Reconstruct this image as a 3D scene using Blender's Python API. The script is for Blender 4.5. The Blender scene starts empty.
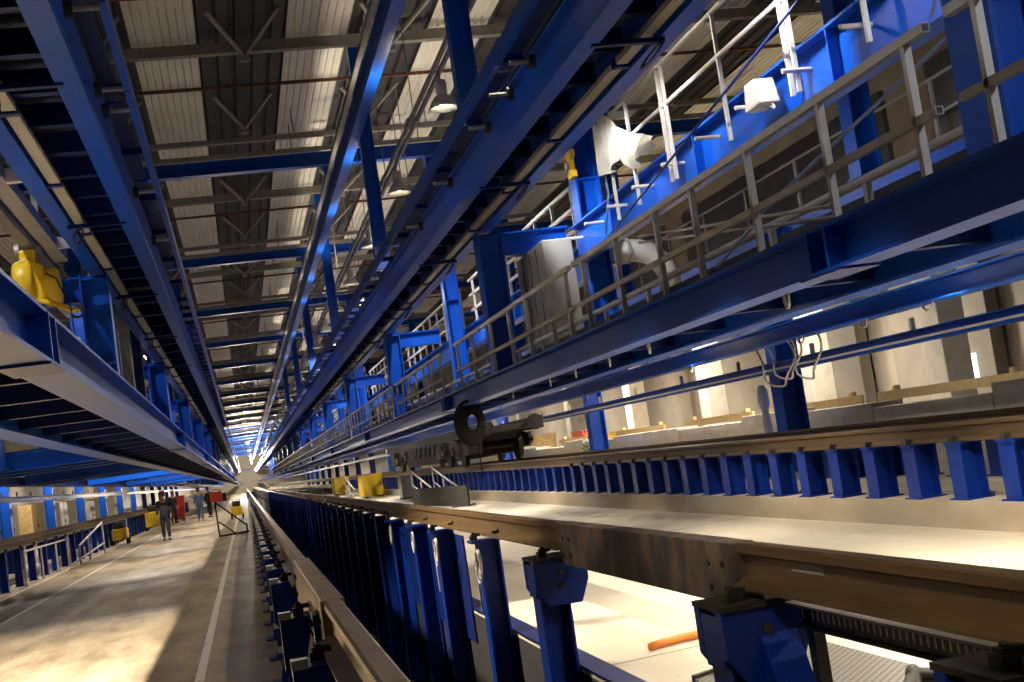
import bpy, math, random
from mathutils import Vector, Matrix
random.seed(7)
S = bpy.context.scene
COL = S.collection
FL = -1.56      # left floor level, the camera stands at height 0
FR = -1.28      # floor beside the raised track
FN = -1.40      # the same floor at the pit edge: it falls gently towards the pit
def zf(x): return FN + (FR - FN) * min(1, max(0, (x - 1.88) / 4.22))
XC = 1.09       # centre line of the pit track

# ------------------------------------------------------------------ materials
def mat(name, col, rough=0.5, metal=0.0, col2=None, scale=6.0, bump=0.0, stretch=(1, 1, 1), emit=None, estr=0, lo=0.35, hi=0.7, detail=6):
    m = bpy.data.materials.new(name); m.use_nodes = True
    nt = m.node_tree; b = nt.nodes['Principled BSDF']
    b.inputs['Base Color'].default_value = (*col, 1)
    b.inputs['Roughness'].default_value = rough
    b.inputs['Metallic'].default_value = metal
    if col2 is not None or bump:
        tc = nt.nodes.new('ShaderNodeTexCoord'); mp = nt.nodes.new('ShaderNodeMapping')
        mp.inputs['Scale'].default_value = stretch
        nz = nt.nodes.new('ShaderNodeTexNoise'); nz.inputs['Scale'].default_value = scale; nz.inputs['Detail'].default_value = detail
        nt.links.new(tc.outputs['Object'], mp.inputs['Vector']); nt.links.new(mp.outputs['Vector'], nz.inputs['Vector'])
        if col2 is not None:
            r = nt.nodes.new('ShaderNodeValToRGB')
            r.color_ramp.elements[0].position = lo; r.color_ramp.elements[1].position = hi
            r.color_ramp.elements[0].color = (*col, 1); r.color_ramp.elements[1].color = (*col2, 1)
            nt.links.new(nz.outputs['Fac'], r.inputs['Fac']); nt.links.new(r.outputs['Color'], b.inputs['Base Color'])
        if bump:
            bp = nt.nodes.new('ShaderNodeBump'); bp.inputs['Strength'].default_value = bump; bp.inputs['Distance'].default_value = 0.02
            nt.links.new(nz.outputs['Fac'], bp.inputs['Height']); nt.links.new(bp.outputs['Normal'], b.inputs['Normal'])
    if emit:
        b.inputs['Emission Color'].default_value = (*emit, 1); b.inputs['Emission Strength'].default_value = estr
    return m

for_spec = ('blue', 'blue_deep', 'navy')
def dotmat(name, metalcol, holecol, kx, ky, thr, axes=('X', 'Y')):
    """sheet metal with a regular grid of punched holes"""
    m = bpy.data.materials.new(name); m.use_nodes = True
    nt = m.node_tree; b = nt.nodes['Principled BSDF']; b.inputs['Roughness'].default_value = .5
    tc = nt.nodes.new('ShaderNodeTexCoord'); sp = nt.nodes.new('ShaderNodeSeparateXYZ'); nt.links.new(tc.outputs['Object'], sp.inputs[0])
    def wave(ax, k):
        a = nt.nodes.new('ShaderNodeMath'); a.operation = 'MULTIPLY'; a.inputs[1].default_value = k; nt.links.new(sp.outputs[ax], a.inputs[0])
        s = nt.nodes.new('ShaderNodeMath'); s.operation = 'SINE'; nt.links.new(a.outputs[0], s.inputs[0]); return s
    x, y = wave(axes[0], kx), wave(axes[1], ky)
    p = nt.nodes.new('ShaderNodeMath'); p.operation = 'MULTIPLY'; nt.links.new(x.outputs[0], p.inputs[0]); nt.links.new(y.outputs[0], p.inputs[1])
    g = nt.nodes.new('ShaderNodeMath'); g.operation = 'GREATER_THAN'; g.inputs[1].default_value = thr; nt.links.new(p.outputs[0], g.inputs[0])
    mx = nt.nodes.new('ShaderNodeMix'); mx.data_type = 'RGBA'
    mx.inputs[6].default_value = (*metalcol, 1); mx.inputs[7].default_value = (*holecol, 1)
    nt.links.new(g.outputs[0], mx.inputs[0]); nt.links.new(mx.outputs[2], b.inputs['Base Color'])
    return m

M = {}
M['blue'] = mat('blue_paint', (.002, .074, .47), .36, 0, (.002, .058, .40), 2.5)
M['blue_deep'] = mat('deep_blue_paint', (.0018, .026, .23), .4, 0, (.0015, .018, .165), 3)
M['navy'] = mat('navy_paint', (.004, .014, .11), .45, 0, (.003, .009, .07), 4)
M['rail_galv'] = mat('galvanised_tube', (.56, .545, .51), .5, .05, (.47, .455, .42), 9)
M['galv'] = mat('galvanised_steel', (.37, .36, .335), .45, .1, (.29, .28, .265), 9)
M['white_metal'] = mat('white_painted_metal', (.52, .50, .46), .4, 0, (.44, .42, .38), 5)
M['grey_metal'] = mat('grey_painted_steel', (.26, .25, .22), .65, 0, (.2, .19, .165), 7)
M['rust'] = mat('rust_red_primer', (.16, .055, .03), .7, 0, (.09, .035, .02), 8)
M['rail'] = mat('rusty_rail_steel', (.17, .105, .045), .45, .35, (.10, .06, .025), 5, .15, (3, .6, 3))
M['rail_dark'] = mat('dark_brown_rail_steel', (.09, .055, .025), .5, .3, (.06, .035, .016), 5, .15, (3, .6, 3))
M['railtop'] = mat('worn_rail_head', (.42, .29, .14), .38, .4, (.27, .18, .085), 6, .05, (2, .5, 2))
M['plate'] = mat('weathered_steel_plate', (.045, .042, .04), .55, .1, (.145, .10, .06), 9, .1, (1, 1, .35), None, 0, .42, .62)
M['black'] = mat('black_rubber', (.015, .014, .013), .6)
M['dark'] = mat('dark_greasy_iron', (.014, .013, .010), .6, .1, (.028, .024, .018), 8, .2)
M['yellow'] = mat('yellow_paint', (.80, .55, .02), .4, 0, (.72, .46, .02), 6)
M['red'] = mat('red_paint', (.62, .07, .03), .45, 0, (.5, .05, .02), 4)
M['orange'] = mat('orange_rubber', (.75, .24, .03), .5)
M['cloth'] = mat('white_cloth', (.42, .40, .34), .85, 0, (.36, .34, .28), 5, .3)
M['cable'] = mat('pale_cable', (.42, .40, .36), .5)
M['cable_blue'] = mat('steel_blue_cable', (.22, .33, .55), .4, .3)
for q in for_spec: M[q].node_tree.nodes['Principled BSDF'].inputs['Specular IOR Level'].default_value = .3
M['concrete'] = mat('pale_concrete', (.50, .47, .41), .8, 0, (.40, .37, .32), 3, .2)
M['concrete_dark'] = mat('grey_concrete', (.30, .28, .25), .85, 0, (.21, .20, .18), 2.5, .25)
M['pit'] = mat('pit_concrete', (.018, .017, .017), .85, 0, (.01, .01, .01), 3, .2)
M['plinth'] = mat('tan_concrete', (.40, .34, .25), .8, 0, (.30, .25, .18), 3, .2, (1, .3, 1))
M['timber'] = mat('pale_timber', (.55, .40, .18), .7, 0, (.42, .29, .12), 6, .1, (1, 4, 1))
M['deck'] = mat('dark_deck', (.03, .035, .055), .6, 0, (.05, .05, .06), 6)
M['roof'] = mat('dark_roof_sheet', (.035, .034, .036), .6, .1, (.025, .025, .028), 3)
M['skylight'] = mat('translucent_roof_sheet', (.80, .77, .68), .5, 0, (.68, .65, .56), 1.6, 0, (1, .6, 1))
M['panel'] = mat('beige_wall_panel', (.52, .48, .40), .6, 0, (.44, .40, .33), 1.2)
M['panel_dark'] = mat('brown_wall_panel', (.15, .135, .115), .6, 0, (.11, .10, .085), 1.5)
M['wall_r'] = mat('brown_grey_wall', (.26, .235, .20), .7, 0, (.20, .18, .155), 1.2)
M['cab'] = mat('grey_cabinet', (.34, .33, .29), .5, .1, (.28, .27, .24), 3)
M['tubeglass'] = mat('tube_glow', (1, .95, .8), .3, 0, emit=(1, .86, .6), estr=2.5)
M['lampglass'] = mat('lamp_glow', (1, .95, .8), .3, 0, emit=(1, .86, .6), estr=14)
M['windowglow'] = mat('lit_window', (.9, .95, 1), .2, 0, emit=(.85, .93, 1), estr=1.6)
M['skin'] = mat('skin', (.45, .26, .18), .6)
M['jacket'] = mat('dark_work_jacket', (.03, .035, .05), .85, 0, (.02, .024, .035), 9)
M['trouser'] = mat('dark_work_trousers', (.022, .025, .035), .85, 0, (.03, .03, .04), 9)
M['bluejacket'] = mat('blue_work_jacket', (.06, .11, .24), .85, 0, (.045, .085, .18), 9)
M['hat'] = mat('brown_cap', (.14, .06, .04), .8)
M['wrap'] = mat('white_plastic_wrap', (.8, .78, .74), .4)
M['green'] = mat('green_foliage', (.05, .16, .04), .8, 0, (.03, .09, .03), 20)
M['tray'] = dotmat('perforated_tray', (.62, .58, .42), (.03, .03, .03), 140, 140, .25)
M['mesh'] = dotmat('punched_floor_plate', (.035, .033, .03), (.16, .15, .125), 110, 110, .0)
M['slot'] = dotmat('slotted_channel', (.06, .055, .05), (.75, .68, .52), 60, 150, .45, ('Z', 'Y'))
M['glass'] = mat('grey_glass', (.3, .33, .36), .1)

def floor_mat(name, base, dark, lines, joints, rough):
    m = bpy.data.materials.new(name); m.use_nodes = True
    nt = m.node_tree; N = nt.nodes; L = nt.links; b = N['Principled BSDF']; b.inputs['Roughness'].default_value = rough
    tc = N.new('ShaderNodeTexCoord'); sp = N.new('ShaderNodeSeparateXYZ'); L.new(tc.outputs['Object'], sp.inputs[0])
    mp = N.new('ShaderNodeMapping'); mp.inputs['Scale'].default_value = (1.4, .35, 1); L.new(tc.outputs['Object'], mp.inputs[0])
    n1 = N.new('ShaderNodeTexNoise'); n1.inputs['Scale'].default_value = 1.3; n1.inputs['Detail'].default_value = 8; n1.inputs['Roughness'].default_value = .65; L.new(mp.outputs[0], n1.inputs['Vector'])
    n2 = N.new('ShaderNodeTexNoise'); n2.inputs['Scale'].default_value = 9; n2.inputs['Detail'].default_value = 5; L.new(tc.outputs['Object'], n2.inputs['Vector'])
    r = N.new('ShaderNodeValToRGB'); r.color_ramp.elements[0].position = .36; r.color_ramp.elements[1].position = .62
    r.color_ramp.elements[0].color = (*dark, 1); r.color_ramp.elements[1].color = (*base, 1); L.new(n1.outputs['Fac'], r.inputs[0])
    cur = r.outputs[0]
    def math(op, a, bv, c=None):
        q = N.new('ShaderNodeMath'); q.operation = op
        for i, v in enumerate((a, bv, c)):
            if v is None: continue
            if isinstance(v, (int, float)): q.inputs[i].default_value = v
            else: L.new(v, q.inputs[i])
        return q.outputs[0]
    def mixc(fac, col):
        nonlocal cur
        x = N.new('ShaderNodeMix'); x.data_type = 'RGBA'; L.new(fac, x.inputs[0]); L.new(cur, x.inputs[6]); x.inputs[7].default_value = (*col, 1); cur = x.outputs[2]
    for j in joints:       # transverse slab joints every j metres
        f = math('FRACT', math('DIVIDE', sp.outputs['Y'], j), None)
        mixc(math('MULTIPLY', math('LESS_THAN', f, .035 / j), .7), (.03, .028, .025))
    for (x0, w, col, wear) in lines:
        d = math('ABSOLUTE', math('SUBTRACT', sp.outputs['X'], x0), None)
        f = math('LESS_THAN', d, w / 2)
        worn = math('GREATER_THAN', n2.outputs['Fac'], wear)
        mixc(math('MULTIPLY', math('MULTIPLY', f, worn), .8), col)
    L.new(cur, b.inputs['Base Color'])
    bp = N.new('ShaderNodeBump'); bp.inputs['Strength'].default_value = .25; bp.inputs['Distance'].default_value = .02
    L.new(n2.outputs['Fac'], bp.inputs['Height']); L.new(bp.outputs[0], b.inputs['Normal'])
    return m
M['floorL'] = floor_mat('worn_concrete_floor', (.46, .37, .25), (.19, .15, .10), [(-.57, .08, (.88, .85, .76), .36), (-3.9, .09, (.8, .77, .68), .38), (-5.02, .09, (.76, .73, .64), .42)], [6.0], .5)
M['floorR'] = floor_mat('pale_concrete_floor', (.66, .60, .48), (.52, .47, .37), [], [7.5], .55)

# ------------------------------------------------------------------ mesh helpers
LOC = {}
class MB:
    def __init__(s): s.v = []; s.f = []
    def add(s, vs, fs):
        o = len(s.v); s.v += [tuple(p) for p in vs]; s.f += [tuple(i + o for i in f) for f in fs]; return s
    def box(s, x0, x1, y0, y1, z0, z1):
        return s.prism([(x0, z0), (x1, z0), (x1, z1), (x0, z1)], y0, y1, 'Y')
    def prism(s, prof, a, b, axis='Y'):
        def pt(p, t):
            if axis == 'Y': return (p[0], t, p[1])
            if axis == 'X': return (t, p[0], p[1])
            return (p[0], p[1], t)
        n = len(prof); vs = [pt(p, a) for p in prof] + [pt(p, b) for p in prof]
        fs = [(i, (i + 1) % n, n + (i + 1) % n, n + i) for i in range(n)]
        fs += [tuple(range(n))[::-1], tuple(range(n, 2 * n))]
        return s.add(vs, fs)
    def ibeam(s, c, w, h, a, b, axis='Y', tf=.02, tw=.014):
        """I section; c = (u, bottom) for a beam along X or Y; for Z c = (x, y) centre, web normal to Y"""
        u, z = c; w2 = w / 2; t2 = tw / 2
        if axis == 'Z':
            h2 = h / 2
            p = [(u - h2, z - w2), (u - h2 + tf, z - w2), (u - h2 + tf, z - t2), (u + h2 - tf, z - t2), (u + h2 - tf, z - w2), (u + h2, z - w2),
                 (u + h2, z + w2), (u + h2 - tf, z + w2), (u + h2 - tf, z + t2), (u - h2 + tf, z + t2), (u - h2 + tf, z + w2), (u - h2, z + w2)]
        else:
            p = [(u - w2, z), (u + w2, z), (u + w2, z + tf), (u + t2, z + tf), (u + t2, z + h - tf), (u + w2, z + h - tf), (u + w2, z + h),
                 (u - w2, z + h), (u - w2, z + h - tf), (u - t2, z + h - tf), (u - t2, z + tf), (u - w2, z + tf)]
        return s.prism(p, a, b, axis)
    def tube(s, p0, p1, r, n=8, r1=None):
        return s.path([p0, p1], r, n, r1)
    def path(s, pts, r, n=8, r1=None):
        pts = [Vector(p) for p in pts]; o = len(s.v); k = len(pts); ref = None
        for i, p in enumerate(pts):
            t = (pts[min(i + 1, k - 1)] - pts[max(i - 1, 0)]).normalized()
            if ref is None: ref = Vector((0, 0, 1)) if abs(t.z) < .9 else Vector((1, 0, 0))
            a = t.cross(ref).normalized(); b = t.cross(a); ref = a.cross(t)
            rr = r if r1 is None else r + (r1 - r) * i / (k - 1)
            for j in range(n):
                q = 2 * math.pi * j / n; s.v.append(tuple(p + a * (rr * math.cos(q)) + b * (rr * math.sin(q))))
        for i in range(k - 1):
            for j in range(n):
                s.f.append((o + i * n + j, o + i * n + (j + 1) % n, o + (i + 1) * n + (j + 1) % n, o + (i + 1) * n + j))
        s.f.append(tuple(o + j for j in range(n))[::-1]); s.f.append(tuple(o + (k - 1) * n + j for j in range(n)))
        return s
    def bar(s, p0, p1, w, h=None):
        """square bar between two points"""
        h = h or w; p0 = Vector(p0); p1 = Vector(p1); t = (p1 - p0).normalized()
        ref = Vector((0, 0, 1)) if abs(t.z) < .95 else Vector((0, 1, 0))
        a = t.cross(ref).normalized() * (w / 2); b = a.cross(t).normalized() * (h / 2)
        vs = [p + i * a + j * b for p in (p0, p1) for (i, j) in ((-1, -1), (1, -1), (1, 1), (-1, 1))]
        return s.add(vs, [(3, 2, 1, 0), (4, 5, 6, 7), (0, 1, 5, 4), (1, 2, 6, 5), (2, 3, 7, 6), (3, 0, 4, 7)])
    def lathe(s, c, prof, axis='Z', n=16):
        o = len(s.v); c = Vector(c)
        for (r, t) in prof:
            for j in range(n):
                q = 2 * math.pi * j / n; x, y = r * math.cos(q), r * math.sin(q)
                s.v.append(tuple(c + (Vector((x, y, t)) if axis == 'Z' else Vector((t, x, y)) if axis == 'X' else Vector((x, t, y)))))
        k = len(prof)
        for i in range(k - 1):
            for j in range(n):
                s.f.append((o + i * n + j, o + i * n + (j + 1) % n, o + (i + 1) * n + (j + 1) % n, o + (i + 1) * n + j))
        s.f.append(tuple(o + j for j in range(n))[::-1]); s.f.append(tuple(o + (k - 1) * n + j for j in range(n)))
        return s
    def build(s, name, m, parent=None, loc=None, label=None, smooth=False, bevel=0):
        if parent is not None: loc = LOC[parent.name]
        if loc is None:
            xs = [p[0] for p in s.v]; ys = [p[1] for p in s.v]; zs = [p[2] for p in s.v]
            loc = ((min(xs) + max(xs)) / 2, (min(ys) + max(ys)) / 2, min(zs))
        me = bpy.data.meshes.new(name)
        me.from_pydata([(p[0] - loc[0], p[1] - loc[1], p[2] - loc[2]) for p in s.v], [], s.f); me.update()
        import bmesh
        bm = bmesh.new(); bm.from_mesh(me); bmesh.ops.recalc_face_normals(bm, faces=bm.faces); bm.to_mesh(me); bm.free()
        if smooth:
            for p in me.polygons: p.use_smooth = True
        ms = m if isinstance(m, (list, tuple)) else [m]
        for q in ms: me.materials.append(M[q] if isinstance(q, str) else q)
        o = bpy.data.objects.new(name, me); COL.objects.link(o)
        if parent is not None: o.parent = parent
        else: o.location = loc
        LOC[o.name] = loc
        if label: o['label'] = label
        if bevel:
            bv = o.modifiers.new('b', 'BEVEL'); bv.width = bevel; bv.segments = 2; bv.limit_method = 'ANGLE'
        return o

def thing(name, label, cat, loc, group=None):
    o = bpy.data.objects.new(name, None); COL.objects.link(o); o.location = loc; o.empty_display_size = .1
    LOC[o.name] = tuple(loc); return tag(o, label, cat, group)
def tag(o, label, cat, group=None):
    o['label'] = label; o['category'] = cat
    if group: o['group'] = group
    return o
def struct(o): o['kind'] = 'structure'; return o
def dup(root, d, label=None, group=None):
    def cp(o, par):
        c = o.copy(); COL.objects.link(c)
        if par: c.parent = par
        for ch in o.children: cp(ch, c)
        return c
    r = cp(root, None); r.location = Vector(root.location) + Vector(d)
    if label: r['label'] = label
    if group: r['group'] = group
    LOC[r.name] = tuple(r.location)
    return r
ONES = ['', 'first', 'second', 'third', 'fourth', 'fifth', 'sixth', 'seventh', 'eighth', 'ninth', 'tenth', 'eleventh', 'twelfth', 'thirteenth', 'fourteenth', 'fifteenth', 'sixteenth', 'seventeenth', 'eighteenth', 'nineteenth']
TENS = ['', '', 'twenty', 'thirty', 'forty', 'fifty', 'sixty', 'seventy', 'eighty', 'ninety']
TENTH = ['', '', 'twentieth', 'thirtieth', 'fortieth', 'fiftieth', 'sixtieth', 'seventieth', 'eightieth', 'ninetieth']
def nth(n):
    if n >= 100: return 'hundredth' if n == 100 else 'hundred-and-' + nth(n - 100)
    if n < 20: return ONES[n]
    return TENTH[n // 10] if n % 10 == 0 else TENS[n // 10] + '-' + ONES[n % 10]
def mir(x): return 2 * XC - x

# ------------------------------------------------------------------ camera (fitted to the photograph's vanishing points)
cam = bpy.data.cameras.new('camera'); co = bpy.data.objects.new('camera', cam); COL.objects.link(co)
R_ = Vector((0.96771799, -0.12145304, 0.2208417)); F_ = Vector((-0.20754755, 0.11310175, 0.97166456)); D_ = Vector((0.1429892, 0.98613242, -0.08424332))
ax = [Vector((R_[i], F_[i], -D_[i])) for i in range(3)]       # image right, image down, forward, in the world
X_, Y_, Z_ = ax[0], -ax[1], -ax[2]
co.matrix_world = Matrix(((X_[0], Y_[0], Z_[0], 0), (X_[1], Y_[1], Z_[1], 0), (X_[2], Y_[2], Z_[2], 0), (0, 0, 0, 1)))
cam.sensor_width = 36; cam.lens = 1250 / 1024 * 36; cam.clip_end = 400; cam.clip_start = .05
S.camera = co

# ------------------------------------------------------------------ the hall
Y0, Y1 = -7.0, 330.0
XL, XR = -13.0, 15.0
ZR = 8.2
BAYS = [5.2 + 12.15 * k for k in range(26)]      # portal frames
VB = [y for y in BAYS if y < 190]
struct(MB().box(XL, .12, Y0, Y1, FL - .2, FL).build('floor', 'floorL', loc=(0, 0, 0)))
struct(MB().prism([(1.88, -1.43), (XR, -1.43), (XR, FR), (6.1, FR), (1.88, FN)], Y0, Y1).build('floor', 'floorR', loc=(0, 0, 0)))
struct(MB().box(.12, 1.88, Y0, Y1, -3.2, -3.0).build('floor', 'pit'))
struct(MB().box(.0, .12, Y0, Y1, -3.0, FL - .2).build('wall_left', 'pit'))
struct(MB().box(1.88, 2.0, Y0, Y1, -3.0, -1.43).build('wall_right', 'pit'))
struct(MB().box(1.88, 2.03, Y0, Y1, FN - .01, FN + .012).build('trim_1', 'navy'))
struct(MB().box(1.862, 1.88, 11.4, 325, -1.7, -.73).build('trim_3', 'navy'))
# raised plinth of the second track
struct(MB().box(6.10, 8.6, Y0, Y1, FR, -1.03).build('trim_2', 'plinth'))
struct(MB().box(XL - .2, XL, Y0, Y1, FL, ZR + .3).build('wall_left', 'panel'))
struct(MB().box(XR, XR + .2, Y0, Y1, FR, ZR + .3).build('wall_right', 'wall_r'))
struct(MB().box(XL, XR, Y1, Y1 + .2, FL, ZR + .3).build('wall_far', 'panel'))
struct(MB().box(XL, XR, Y0 - .2, Y0, FL, ZR + .3).build('wall_near', 'panel'))
def corr(x0, x1, z, pitch, depth, y0, y1, name, m):
    mb = MB(); n = max(1, round((x1 - x0) / pitch)); p = (x1 - x0) / n; pr = []
    for i in range(n):
        x = x0 + i * p; pr += [(x, z), (x + p * .62, z), (x + p * .72, z + depth), (x + p * .9, z + depth)]
    pr.append((x1, z)); k = len(pr)
    mb.add([(x, y0, zz) for x, zz in pr] + [(x, y1, zz) for x, zz in pr], [(i, i + 1, k + i + 1, k + i) for i in range(k - 1)])
    return struct(mb.build(name, m, loc=(0, 0, z)))
corr(XL, XR, ZR, .33, .07, Y0, Y1, 'ceiling', 'roof')
struct(MB().box(XL, XR, Y0, Y1, ZR + .2, ZR + .3).build('ceiling', 'roof'))
wn = 0
for k in range(-4, 6):
    xc = -.45 + 2.7 * k + (.07 if k > 0 else 0)
    wn += 1
    corr(xc - .58, xc + .58, ZR - .06, .145, .03, Y0, Y1, 'window_%d' % wn, 'skylight')

# roof beams, purlins, braces
n = 0
for i, y in enumerate(BAYS):
    t = thing('roof_beam', 'deep blue roof beam crossing the hall, %s from the camera end' % nth(i + 1), 'beam', (1, y, 7.3), 'blue roof beams')
    MB().ibeam((y, 7.3), .26, .40, XL, XR, 'X', .03, .02).build('beam_section', 'blue', t)
    for x in (2.82, -.64):
        MB().box(x - .09, x + .09, y - .16, y + .16, 7.28, 7.30).build('connection_plate', 'blue', t)
for i, y in enumerate([b + d for b in [-6.95] + BAYS[:-1] for d in (3.0, 5.4, 8.0)]):
    if y > 190: continue
    k = i % 3
    if k == 1:
        o = MB().prism([(y - .08, 7.86), (y + .08, 7.86), (y + .08, 7.88), (y - .06, 7.88), (y - .06, 8.04), (y + .08, 8.04), (y + .08, 8.06), (y - .08, 8.06)], XL, XR, 'X').build('roof_purlin', 'grey_metal')
        lb = 'grey channel roof purlin'
    else:
        o = MB().box(XL, XR, y - .03, y + .03, 8.04, 8.1).build('roof_purlin', 'rust'); lb = 'thin rust-red roof purlin'
    n += 1
    tag(o, '%s under the skylights, %s purlin from the camera end' % (lb, nth(n)), 'purlin', 'roof purlins')
n = 0
for b in [-6.95] + BAYS[:14]:
    for d in (10.2, 11.5):
        y = b + d; n += 1
        t = thing('service_pipe', 'grey steel pipe slung across below the roof, %s from the camera end' % nth(n), 'pipe', (1, y, 7.5), 'roof service pipes')
        MB().box(XL, XR, y - .055, y + .055, 7.49, 7.6).build('pipe_run', 'grey_metal', t)
        for x in (-2.4, .6, 2.0, 5.0):
            MB().bar((x, y, 7.6), (x, y, 8.2), .025).build('hanger_rod', 'grey_metal', t)
n = 0
for b in [-6.95] + BAYS[:8]:
    for d in (5.4, 10.2):
        for x in (.95, 3.65, -1.75):
            y = b + d; n += 1
            t = thing('roof_brace', 'grey V-shaped roof brace between skylight strips, %s counted from the camera end' % nth(n), 'brace', (x, y, 7.78), 'roof braces')
            for s in (-1, 1):
                MB().bar((x, y, 7.8), (x + s * .62, y - 1.3, 8.19), .06).build('diagonal', 'grey_metal', t)
            MB().box(x - .09, x + .09, y - .05, y + .05, 7.70, 7.82).build('gusset', 'grey_metal', t)

# crane runway beam under the roof with grey conduit, lighting trunking and lamps
t = thing('crane_runway', 'long blue runway beam hung under the roof beside the skylights', 'beam', (2.82, 0, 6.2))
MB().ibeam((2.82, 6.2), .2, .42, Y0 + .1, 325, 'Y').build('runway_beam', 'blue', t)
for y in BAYS[:20]:
    MB().box(2.74, 2.90, y - .08, y + .08, 6.62, 7.28).build('hanger', 'blue', t)
MB().box(2.48, 2.56, Y0 + .1, 325, 6.28, 6.36).build('conduit', 'grey_metal', t, label='grey conduit along the left of the runway beam')
LAMPS = [11.6, 16.5, 21.6, 26.7, 31.9, 36.9, 41.9, 47, 52, 57, 62, 67, 72, 77, 82, 87, 92, 97, 105, 113, 122, 132, 143, 155, 168, 182, 198, 215]
t = thing('lighting_trunking', 'twin grey lighting trunking running the length of the hall', 'trunking', (3.27, 0, 5.3))
for x in (3.22, 3.32):
    MB().box(x - .025, x + .025, Y0 + .1, 240, 5.28, 5.34).build('trunking_rail', 'grey_metal', t)
for y in range(3, 108, 4):
    MB().bar((3.27, y, 5.34), (3.27, y, 8.2), .015).build('suspension_wire', 'grey_metal', t)
    MB().box(3.19, 3.35, y - .03, y + .03, 5.27, 5.35).build('cross_clip', 'grey_metal', t)

def make_lamp(loc, label, group):
    x, y, z = loc
    t = thing('high_bay_lamp', label, 'lamp', loc, group)
    MB().lathe((x, y, z), [(.02, .40), (.07, .40), (.08, .38), (.08, .22), (.06, .2)], n=12).build('housing', 'white_metal', t)
    mb = MB(); prof = [(.07, .20), (.11, .17), (.17, .09), (.21, 0), (.20, 0), (.16, .085), (.10, .16), (.06, .19)]
    mb.lathe((x, y, z), prof, n=18).build('reflector', 'white_metal', t, smooth=True)
    MB().lathe((x, y, z), [(.02, .17), (.05, .15), (.065, .10), (.05, .05), (.01, .03)], n=10).build('bulb', 'lampglass', t, smooth=True)
    MB().bar((x, y, z + .40), (x, y, z + .62), .02).build('hook', 'grey_metal', t)
    return t
lamp0 = None
for i, y in enumerate(LAMPS):
    lb = '%s white dish lamp from the camera end of the twin trunking' % nth(i + 1)
    if lamp0 is None: lamp0 = make_lamp((3.27, y, 4.72), lb, 'lamps under the trunking')
    else: dup(lamp0, (0, y - LAMPS[0], 0), lb)

def spot(loc, energy, size=.2, ang=150, blend=.6, col=(1, .84, .6), target=None, sz=None):
    l = bpy.data.lights.new('lamp_light', 'SPOT'); l.energy = energy; l.spot_size = math.radians(ang); l.spot_blend = blend; l.shadow_soft_size = size; l.color = col
    o = bpy.data.objects.new('lamp_light', l); COL.objects.link(o); o.location = loc
    d = Vector(target) - Vector(loc) if target else Vector((0, 0, -1))
    o.rotation_euler = d.to_track_quat('-Z', 'Y').to_euler(); return o
def point(loc, energy, size=.15, col=(1, .84, .6)):
    l = bpy.data.lights.new('lamp_light', 'POINT'); l.energy = energy; l.shadow_soft_size = size; l.color = col
    o = bpy.data.objects.new('lamp_light', l); COL.objects.link(o); o.location = loc; return o

# ------------------------------------------------------------------ portal columns and beams
def column(x, y, z0, z1, label, m='blue', s=.36, group='portal columns', plates=True):
    t = thing('steel_column', label, 'column', (x, y, z0), group)
    MB().ibeam((x, y), s, s, z0, z1, 'Z', .025, .02).build('shaft', m, t)
    MB().box(x - s / 2 - .03, x + s / 2 + .03, y - s / 2 - .03, y + s / 2 + .03, z0, z0 + .03).build('base_plate', m, t)
    if plates:
        for z in (z0 + .45 * (z1 - z0), z0 + .97 * (z1 - z0)):
            MB().box(x - s / 2 + .025, x + s / 2 - .025, y - s / 2, y + s / 2, z - .01, z + .01).build('stiffener', m, t)
    return t
for i, y in enumerate(VB):
    n = nth(i + 1)
    column(3.80, y, .885, 3.08, 'blue H-shaped column at the right walkway railing, %s from the camera' % n)
    column(5.36, y, .80, 7.28, 'tall blue column behind the right walkway reaching the roof, %s from the camera' % n)
    o = MB().ibeam((y, 2.72), .26, .34, 3.985, 4.965, 'X', .025, .018).build('portal_beam', 'blue'); tag(o, 'short blue beam joining the %s pair of right-hand columns' % n, 'beam', 'portal beams on the right')
    column(mir(3.80), y, .885, 3.08, 'blue column under the left high walkway, %s from the camera' % n)
    column(mir(5.36), y, .66, 7.28, 'tall blue column behind the left walkway reaching the roof, %s from the camera' % n)
    o = MB().ibeam((y, 2.72), .26, .34, -2.99, -1.81, 'X', .025, .018).build('portal_beam', 'blue'); tag(o, 'short blue beam joining the %s pair of left-hand columns' % n, 'beam', 'portal beams on the left')
    if y > 12:
        column(9.3, y + 2.8, -1.28, 3.2, 'blue column standing beyond the second track, %s from the camera' % nth(i), 'blue', .42, 'columns beyond the second track')
        column(9.6, y - .5, 3.24, 8.1, 'blue upper column above the far right gallery, %s from the camera' % nth(i), 'blue', .36, 'upper columns on the far right')
    column(-9.7, y + 1.5, FL, 7.2, 'blue column behind the left-hand track, %s from the camera' % n, 'blue', .44, 'columns behind the left track')
HANG = [13.9, 23.5, 35.7, 47.9, 60.0, 74.2]
for i, y in enumerate(HANG):
    for sx, w in ((3.06, 'right'), (mir(3.765), 'left')):
        t = thing('platform_hanger', 'blue hanger post from roof to the %s high walkway, %s from the camera' % (w, nth(i + 1)), 'post', (sx, y, 3.72), 'walkway hangers')
        MB().ibeam((sx, y), .2, .26, 3.72, 8.1, 'Z', .02, .016).build('shaft', 'blue', t)
        MB().box(sx - .16, sx + .16, y - .14, y + .14, 3.70, 3.72).build('foot_plate', 'blue', t)

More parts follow.
